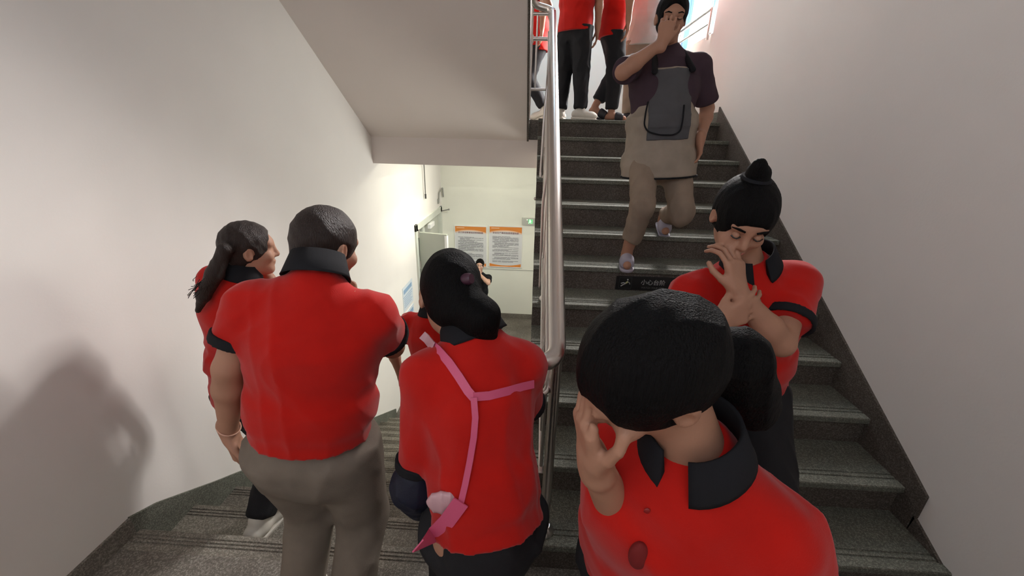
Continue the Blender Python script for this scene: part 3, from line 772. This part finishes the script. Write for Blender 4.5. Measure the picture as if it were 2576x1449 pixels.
    # ---- shirt
    if shirt:
        hm = np.array(hem) if hem is not None else mh-sp*.03
        slv = sleeve if isinstance(sleeve, tuple) else (sleeve, sleeve)
        ends = [sh[i]+(el[i]-sh[i])*slv[i] for i in (0, 1)]
        pp = np.vstack([*sh, *ends, hm, mh, neck, neck+sp*.05]); g = Field(pp.min(0)-.22, pp.max(0)+.22, shirt_h)
        wc = .175*w_; dc = .122*depth
        g.cone(hm-sp*.06, waist, (.176*(hemw or max(w_, .98)), (.138+belly)*depth), (.166*w_, (.126+belly)*depth), X, k=.05)
        g.cone(waist-sp*.04, chest+sp*.05, (.166*w_, (.124+belly)*depth), (wc, dc), X, k=.06)
        g.ell(chest+sp*.03, (wc, dc*.98, .17), B, k=.05)
        if J.get('bust', 1): 
            for sx in (-1, 1): g.ell(chest+X*sx*.07+Yf*.07*depth, (.07, .055, .07), B, k=.05)
        for i in (0, 1):
            g.cap(neck-sp*.052, sh[i]-sp*.012, .056, .050, k=.05)
            g.ell(sh[i]-sp*.004, (.058, .058, .058), None, k=.04)
            r0, r1 = .059*sleeve_r, .064*sleeve_r*(w_**.5)
            g.cone(sh[i], ends[i], (r0, r0), (r1, r1*.98), sp if abs(np.dot(nrm(el[i]-sh[i]), sp)) < .8 else Yf, k=.03)
        g.blur(1, 2).fold(.0065*fold, seed, .55)
        g.half(hm, -sp)
        for i in (0, 1):
            a = nrm(el[i]-sh[i])
            # keep sleeves cut square at their ends
            P0 = ends[i]; R_ = .10
            S_, P = g.sl(P0-R_*1.2, P0+R_*1.2)
            if S_ is not None:
                w = (P[0]-P0[0])*a[0]+(P[1]-P0[1])*a[1]+(P[2]-P0[2])*a[2]
                rad = np.sqrt(np.maximum((P[0]-P0[0])**2+(P[1]-P0[1])**2+(P[2]-P0[2])**2-w**2, 0))
                near = (rad < r1*1.35) & (w > -.01) & (w < .1)
                # only the part beyond the end and away from the trunk
                tr = ((P[0]-chest[0])*X[0]+(P[1]-chest[1])*X[1]+(P[2]-chest[2])*X[2])*(1 if i else -1)
                g.d[S_] = np.where(near & (tr > .17*w_), np.maximum(g.d[S_], w), g.d[S_])
        nk = nrm(nrm(hp(0, -.01, -.06)-(neck-sp*.03))*.45+sp*.55)
        g.cap(neck-sp*.06, neck-sp*.015, .085, .060, k=.04)
        g.cap(neck+nk*.055+Yf*.010, neck+nk*.16+Yf*.02, .054, .08, k=.01, op='s')
        g.mesh('shirt', shirt, root)
        if cuffs:
            for i in (0, 1):
                if slv[i] > .9: continue
                a = nrm(el[i]-sh[i]); r1 = .064*sleeve_r*(w_**.5)+.004
                cf = Field(ends[i]-.11, ends[i]+.11, .0045)
                cf.cone(ends[i]-a*cuffw, ends[i]+a*.005, (r1+.001, r1), (r1, r1-.001), sp if abs(np.dot(a, sp)) < .8 else Yf, k=0)
                cf.cap(ends[i]-a*.03, ends[i]+a*.04, r1-.010, r1-.010, k=.001, op='s')
                cf.mesh('sleeve_band', cuffs, root)
        if collar:
            cw = J.get('collar_h', .05)
            fk = frame(Yf, nk); c0 = neck+nk*J.get('collar_up', .004)+Yf*.010
            cm = bmesh.new(); n = 36; rows = []
            for (rr, zz, tl) in ((.066, .0, 0), (.063, cw, 0), (.068, cw+.004, 0), (.084, -.004, 1), (.087, -.012, 1), (.081, -.010, 1)):
                row = []
                for kx in range(n+1):
                    th = -math.pi*.5+math.pi*2*(.06+.88*kx/n) + math.pi   # opening at the front
                    th = math.pi*.5+math.pi*2*(.045+.91*kx/n)
                    front = max(0, math.sin(th)); 
                    zo = zz - (.030*front**2 if tl else .018*front**2)
                    p = c0+fk[0]*rr*math.cos(th)*1.02+fk[1]*rr*math.sin(th)*.95+fk[2]*zo
                    row.append(cm.verts.new(tuple(p-off(root))))
                rows.append(row)
            for a_, b_ in zip(rows, rows[1:]+rows[:1]):
                for kx in range(n): cm.faces.new((a_[kx], a_[kx+1], b_[kx+1], b_[kx]))
            cm.faces.new([r_[0] for r_ in rows]); cm.faces.new([r_[-1] for r_ in rows][::-1])
            bmesh.ops.recalc_face_normals(cm, faces=cm.faces)
            me = bpy.data.meshes.new('collar'); cm.to_mesh(me); cm.free(); link('collar', me, collar, root, True)
    # ---- shoes
    if shoes:
        kind, sm = shoes
        for i in (0, 1):
            toe = np.array(J['toe'][i]); a = an[i]; gz = J['ground'][i]
            dv = nrm((toe[0]-a[0], toe[1]-a[1], 0)); pv = nrm(toe-(a-V(0, 0, .05)))
            heel = a-dv*.045-V(0, 0, .055); tip = toe+pv*.015
            up_ = nrm(np.cross(np.cross(pv, V(0, 0, 1)), pv)); sd = np.cross(pv, up_)
            g = Field(np.minimum(heel, tip)-.09, np.maximum(heel, tip)+.11, .005)
            if kind == 'sneaker':
                g.cap(heel+up_*.022, tip-pv*.04+up_*.010, .040, .036, k=.01); g.ell(tip-pv*.035+up_*.006, (.046, .055, .034), frame(pv, up_), k=.02)
                g.cap(a-V(0, 0, .03), a+V(0, 0, .01), .045, .042, k=.02); g.half(heel-up_*.020, -up_)
                g.mesh('shoe', sm, root)
                g2 = Field(np.minimum(heel, tip)-.09, np.maximum(heel, tip)+.09, .005)
                g2.cap(heel-up_*.012, tip-pv*.035-up_*.018, .042, .048, k=.01); g2.half(heel-up_*.030, -up_); g2.half(heel-up_*.004, up_)
                g2.mesh('sole', shoe_m if sm is not black_m else sole_m, root)
            else:
                g.cap(tip-pv*.085+up_*.012, tip-pv*.045+up_*.006, .044, .042, k=.01); g.half(tip-pv*.02, pv); g.half(tip-pv*.10, -pv); g.half(heel-up_*.012, -up_)
                g.mesh('sandal_strap', sm, root)
                g2 = Field(np.minimum(heel, tip)-.09, np.maximum(heel, tip)+.09, .005)
                g2.cap(heel-up_*.016, tip-pv*.03-up_*.016, .038, .044, k=.01); g2.half(heel-up_*.034, -up_); g2.half(heel-up_*.014, up_)
                g2.mesh('sandal_sole', sm if kind == 'sandal' else sole_m, root)
    def depth_at(x, y, lift=.004):
        import mathutils
        d = nrm(at(x, y, Y=CAM[1]+1)-CAM); best = None
        bpy.context.view_layer.update()
        for o in root.children:
            if o.type != 'MESH' or o.name.split('.')[0] in ('hair', 'hair_strands'): continue
            mw = np.array(o.location)+off(root)
            ok, loc, nor, _ = o.ray_cast(Vector(CAM-mw), Vector(d))
            if ok:
                t = (np.array(loc)+mw-CAM)@d
                if best is None or t < best: best = t
        if best is None: best = np.linalg.norm(chest-CAM)
        return CAM+d*(best-lift)
    return dict(depth_at=depth_at, root=root, hp=hp, F=F, B=B, chest=chest, waist=waist, mh=mh, sp=sp, X=X, Yf=Yf, ms=ms)
def chk(n, J):
    L = lambda a, b: round(float(np.linalg.norm(np.array(a)-np.array(b))), 2)
    print('CHK', n, 'shw', L(*J['sh']), 'hipw', L(*J['hip']), 'tors', L((np.array(J['sh'][0])+J['sh'][1])/2, (np.array(J['hip'][0])+J['hip'][1])/2),
          'ua', [L(J['sh'][i], J['el'][i]) for i in (0, 1)], 'fa', [L(J['el'][i], J['wr'][i]) for i in (0, 1)],
          'th', [L(J['hip'][i], J['kn'][i]) for i in (0, 1)], 'sk', [L(J['kn'][i], J['an'][i]) for i in (0, 1)], 'neckhead', L(J['neck'], J['head']), 'top', round(float(J['head'][2]+.12), 2))
def ik(a, c, l1, l2, hint):
    """elbow or knee between a and c on the side of hint; c is pulled in when out of reach"""
    a = np.array(a, float); c = np.array(c, float); d = np.linalg.norm(c-a); d = min(d, (l1+l2)*.999); u = nrm(c-a)
    x = (l1*l1-l2*l2+d*d)/(2*d); hgt = math.sqrt(max(l1*l1-x*x, 0)); hv = np.array(hint, float); hv = nrm(hv-np.dot(hv, u)*u)
    return a+u*x+hv*hgt, a+u*d
REL = (.30, .40, .30)      # relaxed hand
GRIP = (.75, .9, .6)
def limbs(J, s=1.0, ua=.27, fa=.235, th=.39, sk=.38):
    """fill el/kn from targets: J['arm'][i] = (wrist target, elbow hint), J['leg'][i] = (ankle target, knee hint)"""
    J['el'] = []; J['wr'] = []; J['kn'] = []; J['an'] = []
    for i in (0, 1):
        e, w = ik(J['sh'][i], J['arm'][i][0], ua*s, fa*s, J['arm'][i][1]); J['el'].append(e); J['wr'].append(w)
        k, a = ik(J['hip'][i], J['leg'][i][0], th*s, sk*s, J['leg'][i][1]); J['kn'].append(k); J['an'].append(a)
    return J
def torso(neck, pelvis, right, s=1.0, shw=.36, hipw=.19, drop=.068, tilt=0):
    neck = np.array(neck); pelvis = np.array(pelvis); r = nrm(right)
    sp = nrm(neck-pelvis); r = nrm(r-np.dot(r, sp)*sp)
    return dict(sh=[neck-r*shw*s/2-sp*drop*s, neck+r*shw*s/2-sp*drop*s], hip=[pelvis-nrm((r[0], r[1], 0))*hipw*s/2, pelvis+nrm((r[0], r[1], 0))*hipw*s/2], neck=neck)

person_X = None
# --- the broad figure in red seen from behind, left foreground
def person_a():
    neck = q(792, 700, .13); pel = q(785, 1120, .08)
    J = torso(neck, pel, (1, .12, -.02), .95, shw=.335, hipw=.19, drop=.085)
    J['head'] = q(820, 622, .24); J['face'] = (.35, .85, -.42); J['up'] = (.12, .35, .9)
    J['arm'] = [(q(566, 1082, .03), (-.3, -.6, 0)), (q(895, 775, .42), (.5, .2, -1))]
    gz = 0.0
    J["leg"] = [(V(at(790, 1465, Y=.10)[0], .0, .085), (.0, 1, 0)), (V(at(905, 1470, Y=.08)[0], -.03, .085), (.05, 1, 0))]
    J = limbs(J, .94)
    J['toe'] = [J['an'][0]+V(-.02, .14, -.055), J['an'][1]+V(.03, .14, -.055)]; J['ground'] = (0, 0)
    J['hd'] = [((.16, .05, -1), (1, .35, .0), 1, REL), ((-.3, .4, .9), (-.6, -.7, 0), 1, GRIP)]
    J['el'][0] = q(574, 925, .05); J['wr'][0] = q(576, 1085, .08)
    J['cut'] = (.0, .0); J['collar_up'] = .012
    chk('A', J)
    r = figure('broad person in red polo and khaki trousers, back turned, left arm hanging', (pel[0], pel[1], 0), J, h=.005, hs=.93,
               shirt=red_m, trousers=khaki_m, cuffs=black_m, collar=black_m, shoes=('sneaker', shoe_m), wide=1.0, depth=1.08, seed=3, sleeve=.62, sleeve_r=1.04, shirt_h=.0065,
               hem=q(785, 1078, .08), legw=1.1, hair=dict(thick=.010, mat=hairb_m, strands=dict(n=12, a=q(868, 585, .24), sa=.004, b=q(884, 668, .30), sb=.006)))
    # thin white ring on the left wrist
    w = J['wr'][0]; u = nrm(J['wr'][0]-J['el'][0])
    c = w-u*.02; a = nrm(np.cross(u, (0, 1, 0))); b = np.cross(u, a)
    MB().tube([c+.030*(a*math.cos(t*.3307)+b*math.sin(t*.3307))+u*.008*math.cos(t*.33) for t in range(20)], .0022, 6).build('wristband', skinlight_m, r['root'], True)
    MB().ball(r['hp'](-.078, 0, -.034), .005).build('earring', white_m, r['root'], True)
person_a()

def person_b():
    # ponytailed woman by the left wall, one step down
    neck = q(600, 690, .60); pel = q(625, 985, .60)
    J = torso(neck, pel, (.9, -.35, 0), .92, shw=.34)
    J['head'] = q(628, 628, .63); J['face'] = (.75, .55, -.25); J['up'] = (.05, .1, 1)
    J['arm'] = [(q(560, 1010, .72), (-1, -.3, 0)), (q(668, 690, .74), (.3, .4, -1))]
    J['leg'] = [(V(-1.25, .44, -.15+.085), (.5, .9, 0)), (V(-1.12, .74, -.30+.085), (.5, .9, 0))]
    J = limbs(J, .92)
    J['toe'] = [J['an'][0]+V(.02, .12, -.06), J['an'][1]+V(.06, .12, -.055)]; J['ground'] = (-.15, -.3)
    J['hd'] = [((0, .1, -1), (1, 0, 0), 1, REL), ((-.3, -.1, .9), (-.7, -.6, 0), 1, GRIP)]
    chk('B', J)
    figure('ponytailed woman in red polo by the left wall, hand to her mouth', (-1.2, .6, -.15), J, h=.0055, hs=.90,
           shirt=red_m, trousers=trouser_m, cuffs=black_m, collar=black_m, shoes=('sneaker', shoe_m), wide=.92, seed=5, sleeve=.6,
           hair=dict(mat=hairb_m, thick=.010, caps=[(q(592, 608, .58), q(566, 628, .53), .016, .024), (q(566, 628, .53), q(540, 690, .50), .024, .030), (q(540, 690, .50), q(512, 745, .48), .030, .024), (q(512, 745, .48), q(498, 782, .48), .022, .010)],
                     k=.012, tie=(q(584, 614, .585), q(592, 612, .60)-q(560, 630, .52), .020), tie_mat=mat('mustard_tie', (.22, .15, .06), .7),
                     strands=dict(n=26, a=q(520, 705, .48), sa=.012, b=q(492, 728, .46), sb=.016)))
person_b()

def person_c():
    # back-turned woman at the middle, pink straps, navy sleeve guard
    neck = q(1192, 842, .03); pel = q(1222, 1330, -.12)
    J = torso(neck, pel, (.93, .30, -.03), .92, shw=.25, hipw=.15, drop=.085)
    J['head'] = q(1132, 742, .09); J['face'] = (-.35, .85, -.50); J['up'] = (-.05, .42, .9)
    J['arm'] = [(q(1110, 1330, .10), (-1, -.35, 0)), (q(1180, 1000, .22), (1, -.2, -.6))]
    J['leg'] = [(V(-.28, -.02, .085), (-.05, 1, 0)), (V(-.10, .02, .085), (.05, 1, 0))]
    J = limbs(J, .90)
    J['toe'] = [J['an'][0]+V(-.02, .13, -.055), J['an'][1]+V(.02, .13, -.055)]; J['ground'] = (0, 0)
    J['hd'] = [((-.1, .4, -.9), (1, .2, .0), 1, REL), ((-.4, .5, .8), (-.6, -.7, 0), 1, GRIP)]
    J['el'][0] = q(1046, 1215, -.07); J['wr'][0] = J['el'][0]+nrm(q(1105, 1370, .20)-J['el'][0])*.21
    chk('C', J)
    r = figure('woman in red polo with pink shoulder straps, back turned beside the handrail end', (pel[0], pel[1], 0), J, h=.005, hs=.92,
               shirt=red_m, trousers=trouser_m, cuffs=black_m, collar=black_m, shoes=('sneaker', sole_m), wide=.74, hemw=.84, depth=1.0, seed=8, sleeve=.82, sleeve_r=1.0, shirt_h=.0065, hem=q(1222, 1305, -.12),
               hair=dict(thick=.010, caps=[(q(1170, 760, .03), q(1212, 795, .0), .045, .040), (q(1212, 795, .0), q(1230, 845, .0), .040, .022), (q(1155, 785, .02), q(1195, 820, .0), .03, .03)], k=.03,
                         tie=(q(1176, 702, .02), (1, -.4, .3), .013), tie_mat=mat('dark_plum_clip', (.05, .015, .03), .4)))
    root = r['root']
    # pink straps laid on the back: shoulder to middle, then across, then down to the waist tie
    bk = lambda x, y, Y: q(x, y, Y)
    def strap(pts, w, name, m):
        P = [np.array(p) for p in pts]; mb = MB(); n = len(P); nv = -np.array([CF[0], CF[1], CF[2]]); vs = []
        for i, p in enumerate(P):
            t = nrm(P[min(i+1, n-1)]-P[max(i-1, 0)]); sd = nrm(np.cross(t, nv)); nn = np.cross(sd, t)
            for a, b in ((-w/2, 0), (w/2, 0), (w/2, .003), (-w/2, .003)): mb.v.append(tuple(p+sd*a+nn*b))
        for i in range(n-1):
            for k in range(4): mb.f.append((4*i+k, 4*i+(k+1) % 4, 4*i+4+(k+1) % 4, 4*i+4+k))
        mb.f += [(0, 1, 2, 3), tuple(4*(n-1)+k for k in (3, 2, 1, 0))]
        mb.build(name, m, root, True)
    dep = r['depth_at']
    S_ = lambda L: [dep(x, y) for x, y in L]
    strap(S_([(1078, 858), (1105, 882), (1130, 912), (1155, 948), (1178, 984), (1192, 1000)]), .020, 'shoulder_strap', pink_m)
    strap(S_([(1190, 998), (1230, 995), (1275, 984), (1315, 972), (1342, 966)]), .019, 'cross_strap', pink_m)
    strap(S_([(1192, 1000), (1196, 1050), (1192, 1100), (1182, 1160), (1170, 1220), (1160, 1262)]), .014, 'back_strap', pink_m)
    strap(S_([(1160, 1262), (1125, 1310), (1090, 1345), (1050, 1372)]), .036, 'waist_strap', pink_m)
    strap(S_([(1062, 842), (1074, 852), (1090, 872)]), .022, 'strap_knot', clearpink_m)
    # navy protective sleeve puffed over the left forearm
    e, w, s0 = J['el'][0], J['wr'][0], J['sh'][0]
    g = Field(np.minimum(np.minimum(e, w), s0)-.09, np.maximum(np.maximum(e, w), s0)+.09, .0045)
    a0 = s0+(e-s0)*.90
    g.cap(a0, e, .048, .058, k=.02); g.cap(e+(w-e)*.05, e+(w-e)*.72, .062, .050, k=.025); g.cap(e+(w-e)*.72, e+(w-e)*.9, .046, .034, k=.01)
    g.fold(.004, 12, 1.5); g.mesh('sleeve_guard', navy_m, root)
    # crumpled clear pouch on the hip
    c = dep(1120, 1275); g = Field(c-.08, c+.08, .004)
    g.ell(c+V(0, .01, 0), (.045, .014, .032), None, k=0); g.fold(.004, 5, 2.5); g.mesh('plastic_pouch', clearpink_m, root)
person_c()

def person_d():
    pel = V(-.63, 1.42, .02); neck = V(-.66, 1.46, .56)
    J = torso(neck, pel, (.93, -.3, 0), .92, shw=.36)
    J['head'] = neck+V(.03, .05, .17); J['face'] = (.3, .9, -.2); J['up'] = (.03, .1, 1)
    J['arm'] = [(neck+V(-.25, .05, -.50), (-1, -.3, 0)), (neck+V(.12, .24, .02), (.4, .2, -1))]
    J['leg'] = [(V(-.76, 1.46, -.75+.085), (0, 1, 0)), (V(-.55, 1.70, -.90+.085), (0, 1, 0))]
    J = limbs(J, .92)
    J['toe'] = [J['an'][0]+V(0, .11, -.055), J['an'][1]+V(0, .13, -.055)]; J['ground'] = (-.75, -.9)
    J['hd'] = [((0, .1, -1), (1, 0, 0), 1, REL), ((-.3, .3, .9), (-.7, -.6, 0), 1, GRIP)]
    chk('D', J)
    figure('person in red polo lower down the stairs, mostly hidden by the strapped woman', (pel[0], pel[1], -.75), J, h=.007, hs=.9, shirt=red_m, trousers=trouser_m, cuffs=black_m, collar=black_m,
           shoes=('sneaker', sole_m), wide=.95, seed=11, sleeve=.6, hair=dict(thick=.012))
person_d()

def person_e():
    hx = q(1207, 667, 5.75); pel = V(hx[0]-.02, 5.78, -1.10); neck = hx+V(-.01, .03, -.16)
    J = torso(neck, pel, (-1, .15, 0), .95, shw=.34)
    J['head'] = hx; J['face'] = (.02, -1, -.05); J['up'] = (.05, 0, 1)
    J['arm'] = [(hx+V(.02, -.13, -.13), (1, -.2, -.7)), (neck+V(-.24, -.05, -.5), (-1, 0, 0))]
    # own right is -x, own left (index 0) is +x
    J['leg'] = [(V(pel[0]+.09, 5.76, -1.715), (0, -1, 0)), (V(pel[0]-.09, 5.80, -1.715), (0, -1, 0))]
    J = limbs(J, .95)
    J['toe'] = [J['an'][0]+V(.02, -.14, -.055), J['an'][1]+V(-.02, -.14, -.055)]; J['ground'] = (-1.8, -1.8)
    J['hd'] = [((-.35, -.1, .95), (-.3, .9, 0), 1, (.6, .7, .5)), ((0, .1, -1), (1, 0, 0), -1, REL)]
    chk('E', J)
    figure('small distant woman in black tee before the posters, hand over her mouth', (pel[0], 5.78, -1.8), J, skin=skinlight_m, h=.006, hs=.92, shirt=black_m, trousers=trouser_m,
           shoes=('sneaker', sole_m), wide=.9, seed=13, sleeve=.6, face_parts='open', hair=dict(thick=.008, line=.045))
person_e()

def person_f():
    neck = q(1750, 1120, -.33); pel = neck+V(.04, .10, -.47)
    J = torso(neck, pel, (-.74, .62, .05), .92, shw=.29, drop=.10)
    J['head'] = q(1632, 935, -.37); J['face'] = (-.80, -.12, -.62); J['up'] = (-.42, -.46, .72)
    # index 0 = own left = image right
    J['arm'] = [(neck+V(.16, -.02, -.52), (1, .1, 0)), (q(1500, 1150, -.30), (.3, .7, -1))]
    J['leg'] = [(V(.62, -.12, .085), (-.3, -1, 0)), (V(.46, -.10, .085), (-.3, -1, 0))]
    J = limbs(J, .92)
    J['toe'] = [J['an'][0]+V(-.03, -.13, -.055), J['an'][1]+V(-.05, -.13, -.055)]; J['ground'] = (0, 0)
    J['hd'] = [((0, .1, -1), (-1, 0, 0), 1, REL), ((-.25, -.1, .9), (.95, .2, .2), -1, (.35, .5, .4))]
    J['collar_h'] = .055; J['collar_up'] = .012
    J['el'][1] = q(1575, 1330, -.26); J['wr'][1] = q(1494, 1160, -.37)
    chk('F', J)
    r = figure('woman in red polo nearest the camera, dark head bowed into her hand', (pel[0], pel[1], 0), J, h=.0047, hs=.94, shirt=red_m, trousers=trouser_m, cuffs=black_m, collar=black_m,
               shoes=('sneaker', sole_m), wide=1.02, depth=1.05, seed=17, sleeve=(.6, .92), sleeve_r=1.05, shirt_h=.006, face_parts=None,
               hair=dict(amp=.005, fr=1.3, thick=.014, h=.0045, line=.0, caps=[(q(1850, 900, -.30), q(1890, 1010, -.27), .050, .045)], k=.04))
    d = r['depth_at']
    c = d(1607, 1397, -.006); MB().ball(c, .021, 20, 12, (.8, .6, 1.35)).build('chest_emblem', mat('dark_red_emblem', (.16, .004, .004), .8), r['root'], True)
    c = d(1628, 1285); MB().ball(c, .0055, 10, 6, (1, .4, 1)).build('button', mat('red_button', (.25, .01, .01), .4), r['root'], True)
person_f()

def person_g():
    neck = q(1880, 660, .36); pel = q(1840, 990, .42)
    J = torso(neck, pel, (-1, -.05, .03), .92, shw=.345, drop=.085)
    J['head'] = q(1866, 548, .30); J['face'] = (-.14, -.70, -.72); J['up'] = (.0, -.55, .85)
    J['arm'] = [(q(1856, 735, .20), (.5, -.35, -1)), (q(1800, 810, .16), (-.9, -.25, -1))]
    J['leg'] = [(V(.86, .40, .235), (-.1, -1, 0)), (V(.64, .16, .085), (-.1, -1, 0))]
    J = limbs(J, .92)
    J['toe'] = [J['an'][0]+V(0, -.12, -.055), J['an'][1]+V(-.02, -.13, -.055)]; J['ground'] = (.15, 0)
    J['hd'] = [((-.22, .25, 1), (-.5, .85, 0), 1, (.45, .7, .5)), ((.8, .1, .35), (.1, .9, 0), 1, REL)]
    J['collar_h'] = .045
    chk('G', J)
    r = figure('woman with a topknot in red polo descending by the right wall, hand on nose', (pel[0], pel[1], .15), J, h=.005, hs=.92, shirt=red_m, trousers=trouser_m, cuffs=black_m, collar=black_m,
               shoes=('sneaker', sole_m), wide=1.0, seed=21, sleeve=.70, hem=pel+V(0, 0, .06), sleeve_r=1.08, shirt_h=.0065, face_parts='closed',
               hair=dict(thick=.014, line=.015, ells=[((0.01, -.035, .138), (.034, .032, .028)), ((.022, -.03, .165), (.020, .018, .022))], tie=None))
    hp = r['hp']
    MB().tube([hp(0.01, -.03, .114), hp(0.01, -.032, .120), hp(0.01, -.034, .127)], .036, 16, rs=[.034, .040, .036]).build('hair_tie', black_m, r['root'], True)
person_g()

def person_h():
    neck = q(1680, 120, 1.72); pel = q(1656, 392, 1.72)
    J = torso(neck, pel, (-1, -.02, .0), 1.0, shw=.355, drop=.085)
    J['head'] = q(1688, 46, 1.66); J['face'] = (-.1, -.9, -.42); J['up'] = (.0, -.3, .95)
    J['arm'] = [(q(1762, 352, 1.66), (.4, .5, 0)), (q(1668, 105, 1.48), (-1, -.1, -.75))]
    J['leg'] = [(V(.86, 1.90, 1.05+.12), (0, -1, .1)), (V(.575, 1.62, .90+.085), (0, -1, 0))]
    J = limbs(J, .97, th=.36, sk=.345)
    J['toe'] = [J['an'][0]+V(-.01, -.11, -.085), J['an'][1]+V(-.02, -.13, -.055)]; J['ground'] = (1.05, .9)
    J['hd'] = [((.0, -.12, -1), (-1, 0, 0), 1, REL), ((.15, .15, .9), (.2, .9, .2), -1, (.5, .7, .5))]
    J['cut'] = (.06, .10)
    chk('H', J)
    r = figure('worker in dark tee and beige apron with grey pocket descending the stairs', (pel[0], pel[1], .9), J, h=.0055, hs=.96, shirt=purple_m, trousers=beige_m,
               shoes=('sandal', sandal_m), wide=1.04, depth=1.05, seed=23, sleeve=.88, sleeve_r=1.05, fold=.5, legw=.88, face_parts='closed', hair=dict(thick=.010, line=.05))
    root = r['root']; B = r['B']; X, Yf, sp = B; mh, chest, waist = r['mh'], r['chest'], r['waist']
    # apron: a shell of the trunk, front half only, flaring to the knees
    g = Field(mh-V(.32, .28, .30), chest+V(.32, .28, .28), .0065)
    lowp = q(1655, 442, 1.70)
    g.cone(lowp-sp*.03, mh, (.222, .178), (.205, .165), X, k=0); g.cone(mh-sp*.04, waist+sp*.02, (.205, .165), (.192, .162), X, k=.05); g.cone(waist-sp*.02, chest+sp*.11, (.192, .162), (.125, .150), X, k=.05)
    g.blur(1, 2).fold(.004, 31, .6)
    g.half(lowp, -sp)
    g.half(mh-Yf*.03, -Yf)
    ap = g.mesh('apron', apron_m, root)
    g = Field(mh-V(.32, .28, .32), chest+V(.32, .28, .28), .0065)
    g.cone(lowp-sp*.006, lowp+sp*.004, (.226, .182), (.226, .182), X, k=0); g.half(mh-Yf*.03, -Yf); g.mesh('hem_piping', black_m, root)
    # grey bib with a bound pocket
    g = Field(mh-V(.30, .30, .30), chest+V(.30, .30, .28), .0055)
    g.cone(mh+sp*.02, waist+sp*.02, (.209, .174), (.196, .171), X, k=.01); g.cone(waist-sp*.02, chest+sp*.10, (.196, .171), (.132, .158), X, k=.05)
    g.half(mh-Yf*.0, -Yf); g.half(mh+X*.115, X); g.half(mh-X*.115, -X); g.half(q(1668, 352, 1.6), -sp); g.fold(.0025, 31, .6)
    g.mesh('bib', pocket_m, root)
    dep = r['depth_at']
    path = [dep(x, y, .015) for x, y in ((1630, 256), (1624, 285), (1620, 315), (1630, 332), (1660, 340), (1695, 340), (1712, 330), (1718, 300), (1721, 264))]
    MB().tube(bend(path, .02, 4), .0045, 8).build('pocket_binding', black_m, root, True)
    MB().tube([dep(x, y, .012) for x, y in ((1628, 140), (1645, 120), (1668, 112))], .010, 8).build('apron_strap', black_m, root, True) if False else None
    for sx in (-1, 1):
        g = Field(chest-.25, neck+.2, .006); g.cap(chest+sp*.09+X*sx*.10+Yf*.135, neck-sp*.03+X*sx*.075+Yf*.03, .016, .016, k=.01)
        g.mesh('apron_strap', black_m, root)
person_h()

def upstairs(nm, label, x, y, shirt, trousers, right, face, arms, feet, seed, shoes, hemz=.80, h=.007, wide=.95, S_=.97, sl=.6, cut=(.02, .02)):
    pel = V(x, y, 1.80+.86*S_); neck = pel+V(0, -.01, .50*S_)
    J = torso(neck, pel, right, S_, shw=.36, hipw=.155)
    J['head'] = neck+V(.01, .02, .17); J['face'] = face; J['up'] = (0, 0, 1)
    J['arm'] = [(neck+np.array(a), hnt) for a, hnt in arms]
    J['leg'] = [(V(x+f[0], y+f[1], 1.80+f[2]), f[3]) for f in feet]
    J = limbs(J, S_)
    fv = nrm((face[0], face[1], 0))
    J['toe'] = [J['an'][i]+V(*(nrm((*feet[i][4], 0))*.13)[:2], feet[i][5] if len(feet[i]) > 5 else -.055) for i in (0, 1)]; J['ground'] = (1.8, 1.8); J['cut'] = cut
    J['hd'] = [((0, .1, -1), (1, 0, 0), 1, REL), ((0.05, .1, -1), (-1, 0, 0), 1, REL)]
    chk(nm, J)
    return figure(label, (x, y, 1.80), J, h=h, hs=.92, shirt=shirt, trousers=trousers, cuffs=black_m if shirt is red_m else None, collar=black_m if shirt is red_m else None, shoes=shoes,
                  wide=wide, seed=seed, sleeve=sl, hem=pel+V(0, 0, -.09), hair=dict(thick=.012), group=None, legw=1.0)
upstairs('I', 'person in red polo and black trousers upstairs, white shoe, next to the railing', .29, 3.42, red_m, trouser_m, (.75, -.6, 0), (.6, .75, 0),
         [((-.20, .10, -.50), (-1, 0, 0)), ((.20, .0, -.54), (1, 0, 0))],
         [(-.085, .06, .085, (0, 1, 0), (.2, 1)), (.10, -.06, .085, (0, 1, 0), (1, -.15))], 41, ('sneaker', shoe_m), wide=.92)
upstairs('J', 'person in red polo and black trousers upstairs in open dark sandals', .66, 3.62, red_m, trouser_m, (.2, -.95, 0), (.95, .2, 0),
         [((.05, .22, -.48), (0, 1, 0)), ((.10, -.20, -.48), (0, -1, 0))],
         [(-.10, .02, .15, (1, 0, 0), (1, -.5), -.10), (.06, -.05, .085, (1, 0, 0), (1, -.4))], 43, ('slide', sole_m), wide=.85, cut=(.06, .03))
upstairs('K', 'person in pale grey shirt upstairs, largely hidden behind the aproned worker', 1.03, 3.95, greytee_m, beige_m, (.9, -.3, 0), (.3, .9, 0),
         [((-.22, .10, -.50), (-1, 0, 0)), ((.24, .0, -.50), (1, 0, 0))],
         [(-.07, 0, .085, (0, 1, 0), (.2, 1)), (.08, -.06, .085, (0, 1, 0), (.3, 1))], 47, ('sneaker', sole_m))
upstairs('L', 'person in red polo seen through the top railing, stepping away with a raised heel', -.06, 4.35, red_m, trouser_m, (.3, -.9, 0), (-.9, -.2, 0),
         [((.0, .22, -.48), (0, 1, 0)), ((.05, -.22, -.40), (0, -1, 0))],
         [(-.24, .05, .085, (-1, 0, 0), (-1, .1)), (.12, -.08, .16, (-1, .1, 0), (-1, 0), -.11)], 53, ('sneaker', shoe_m), wide=.9, sl=.5)
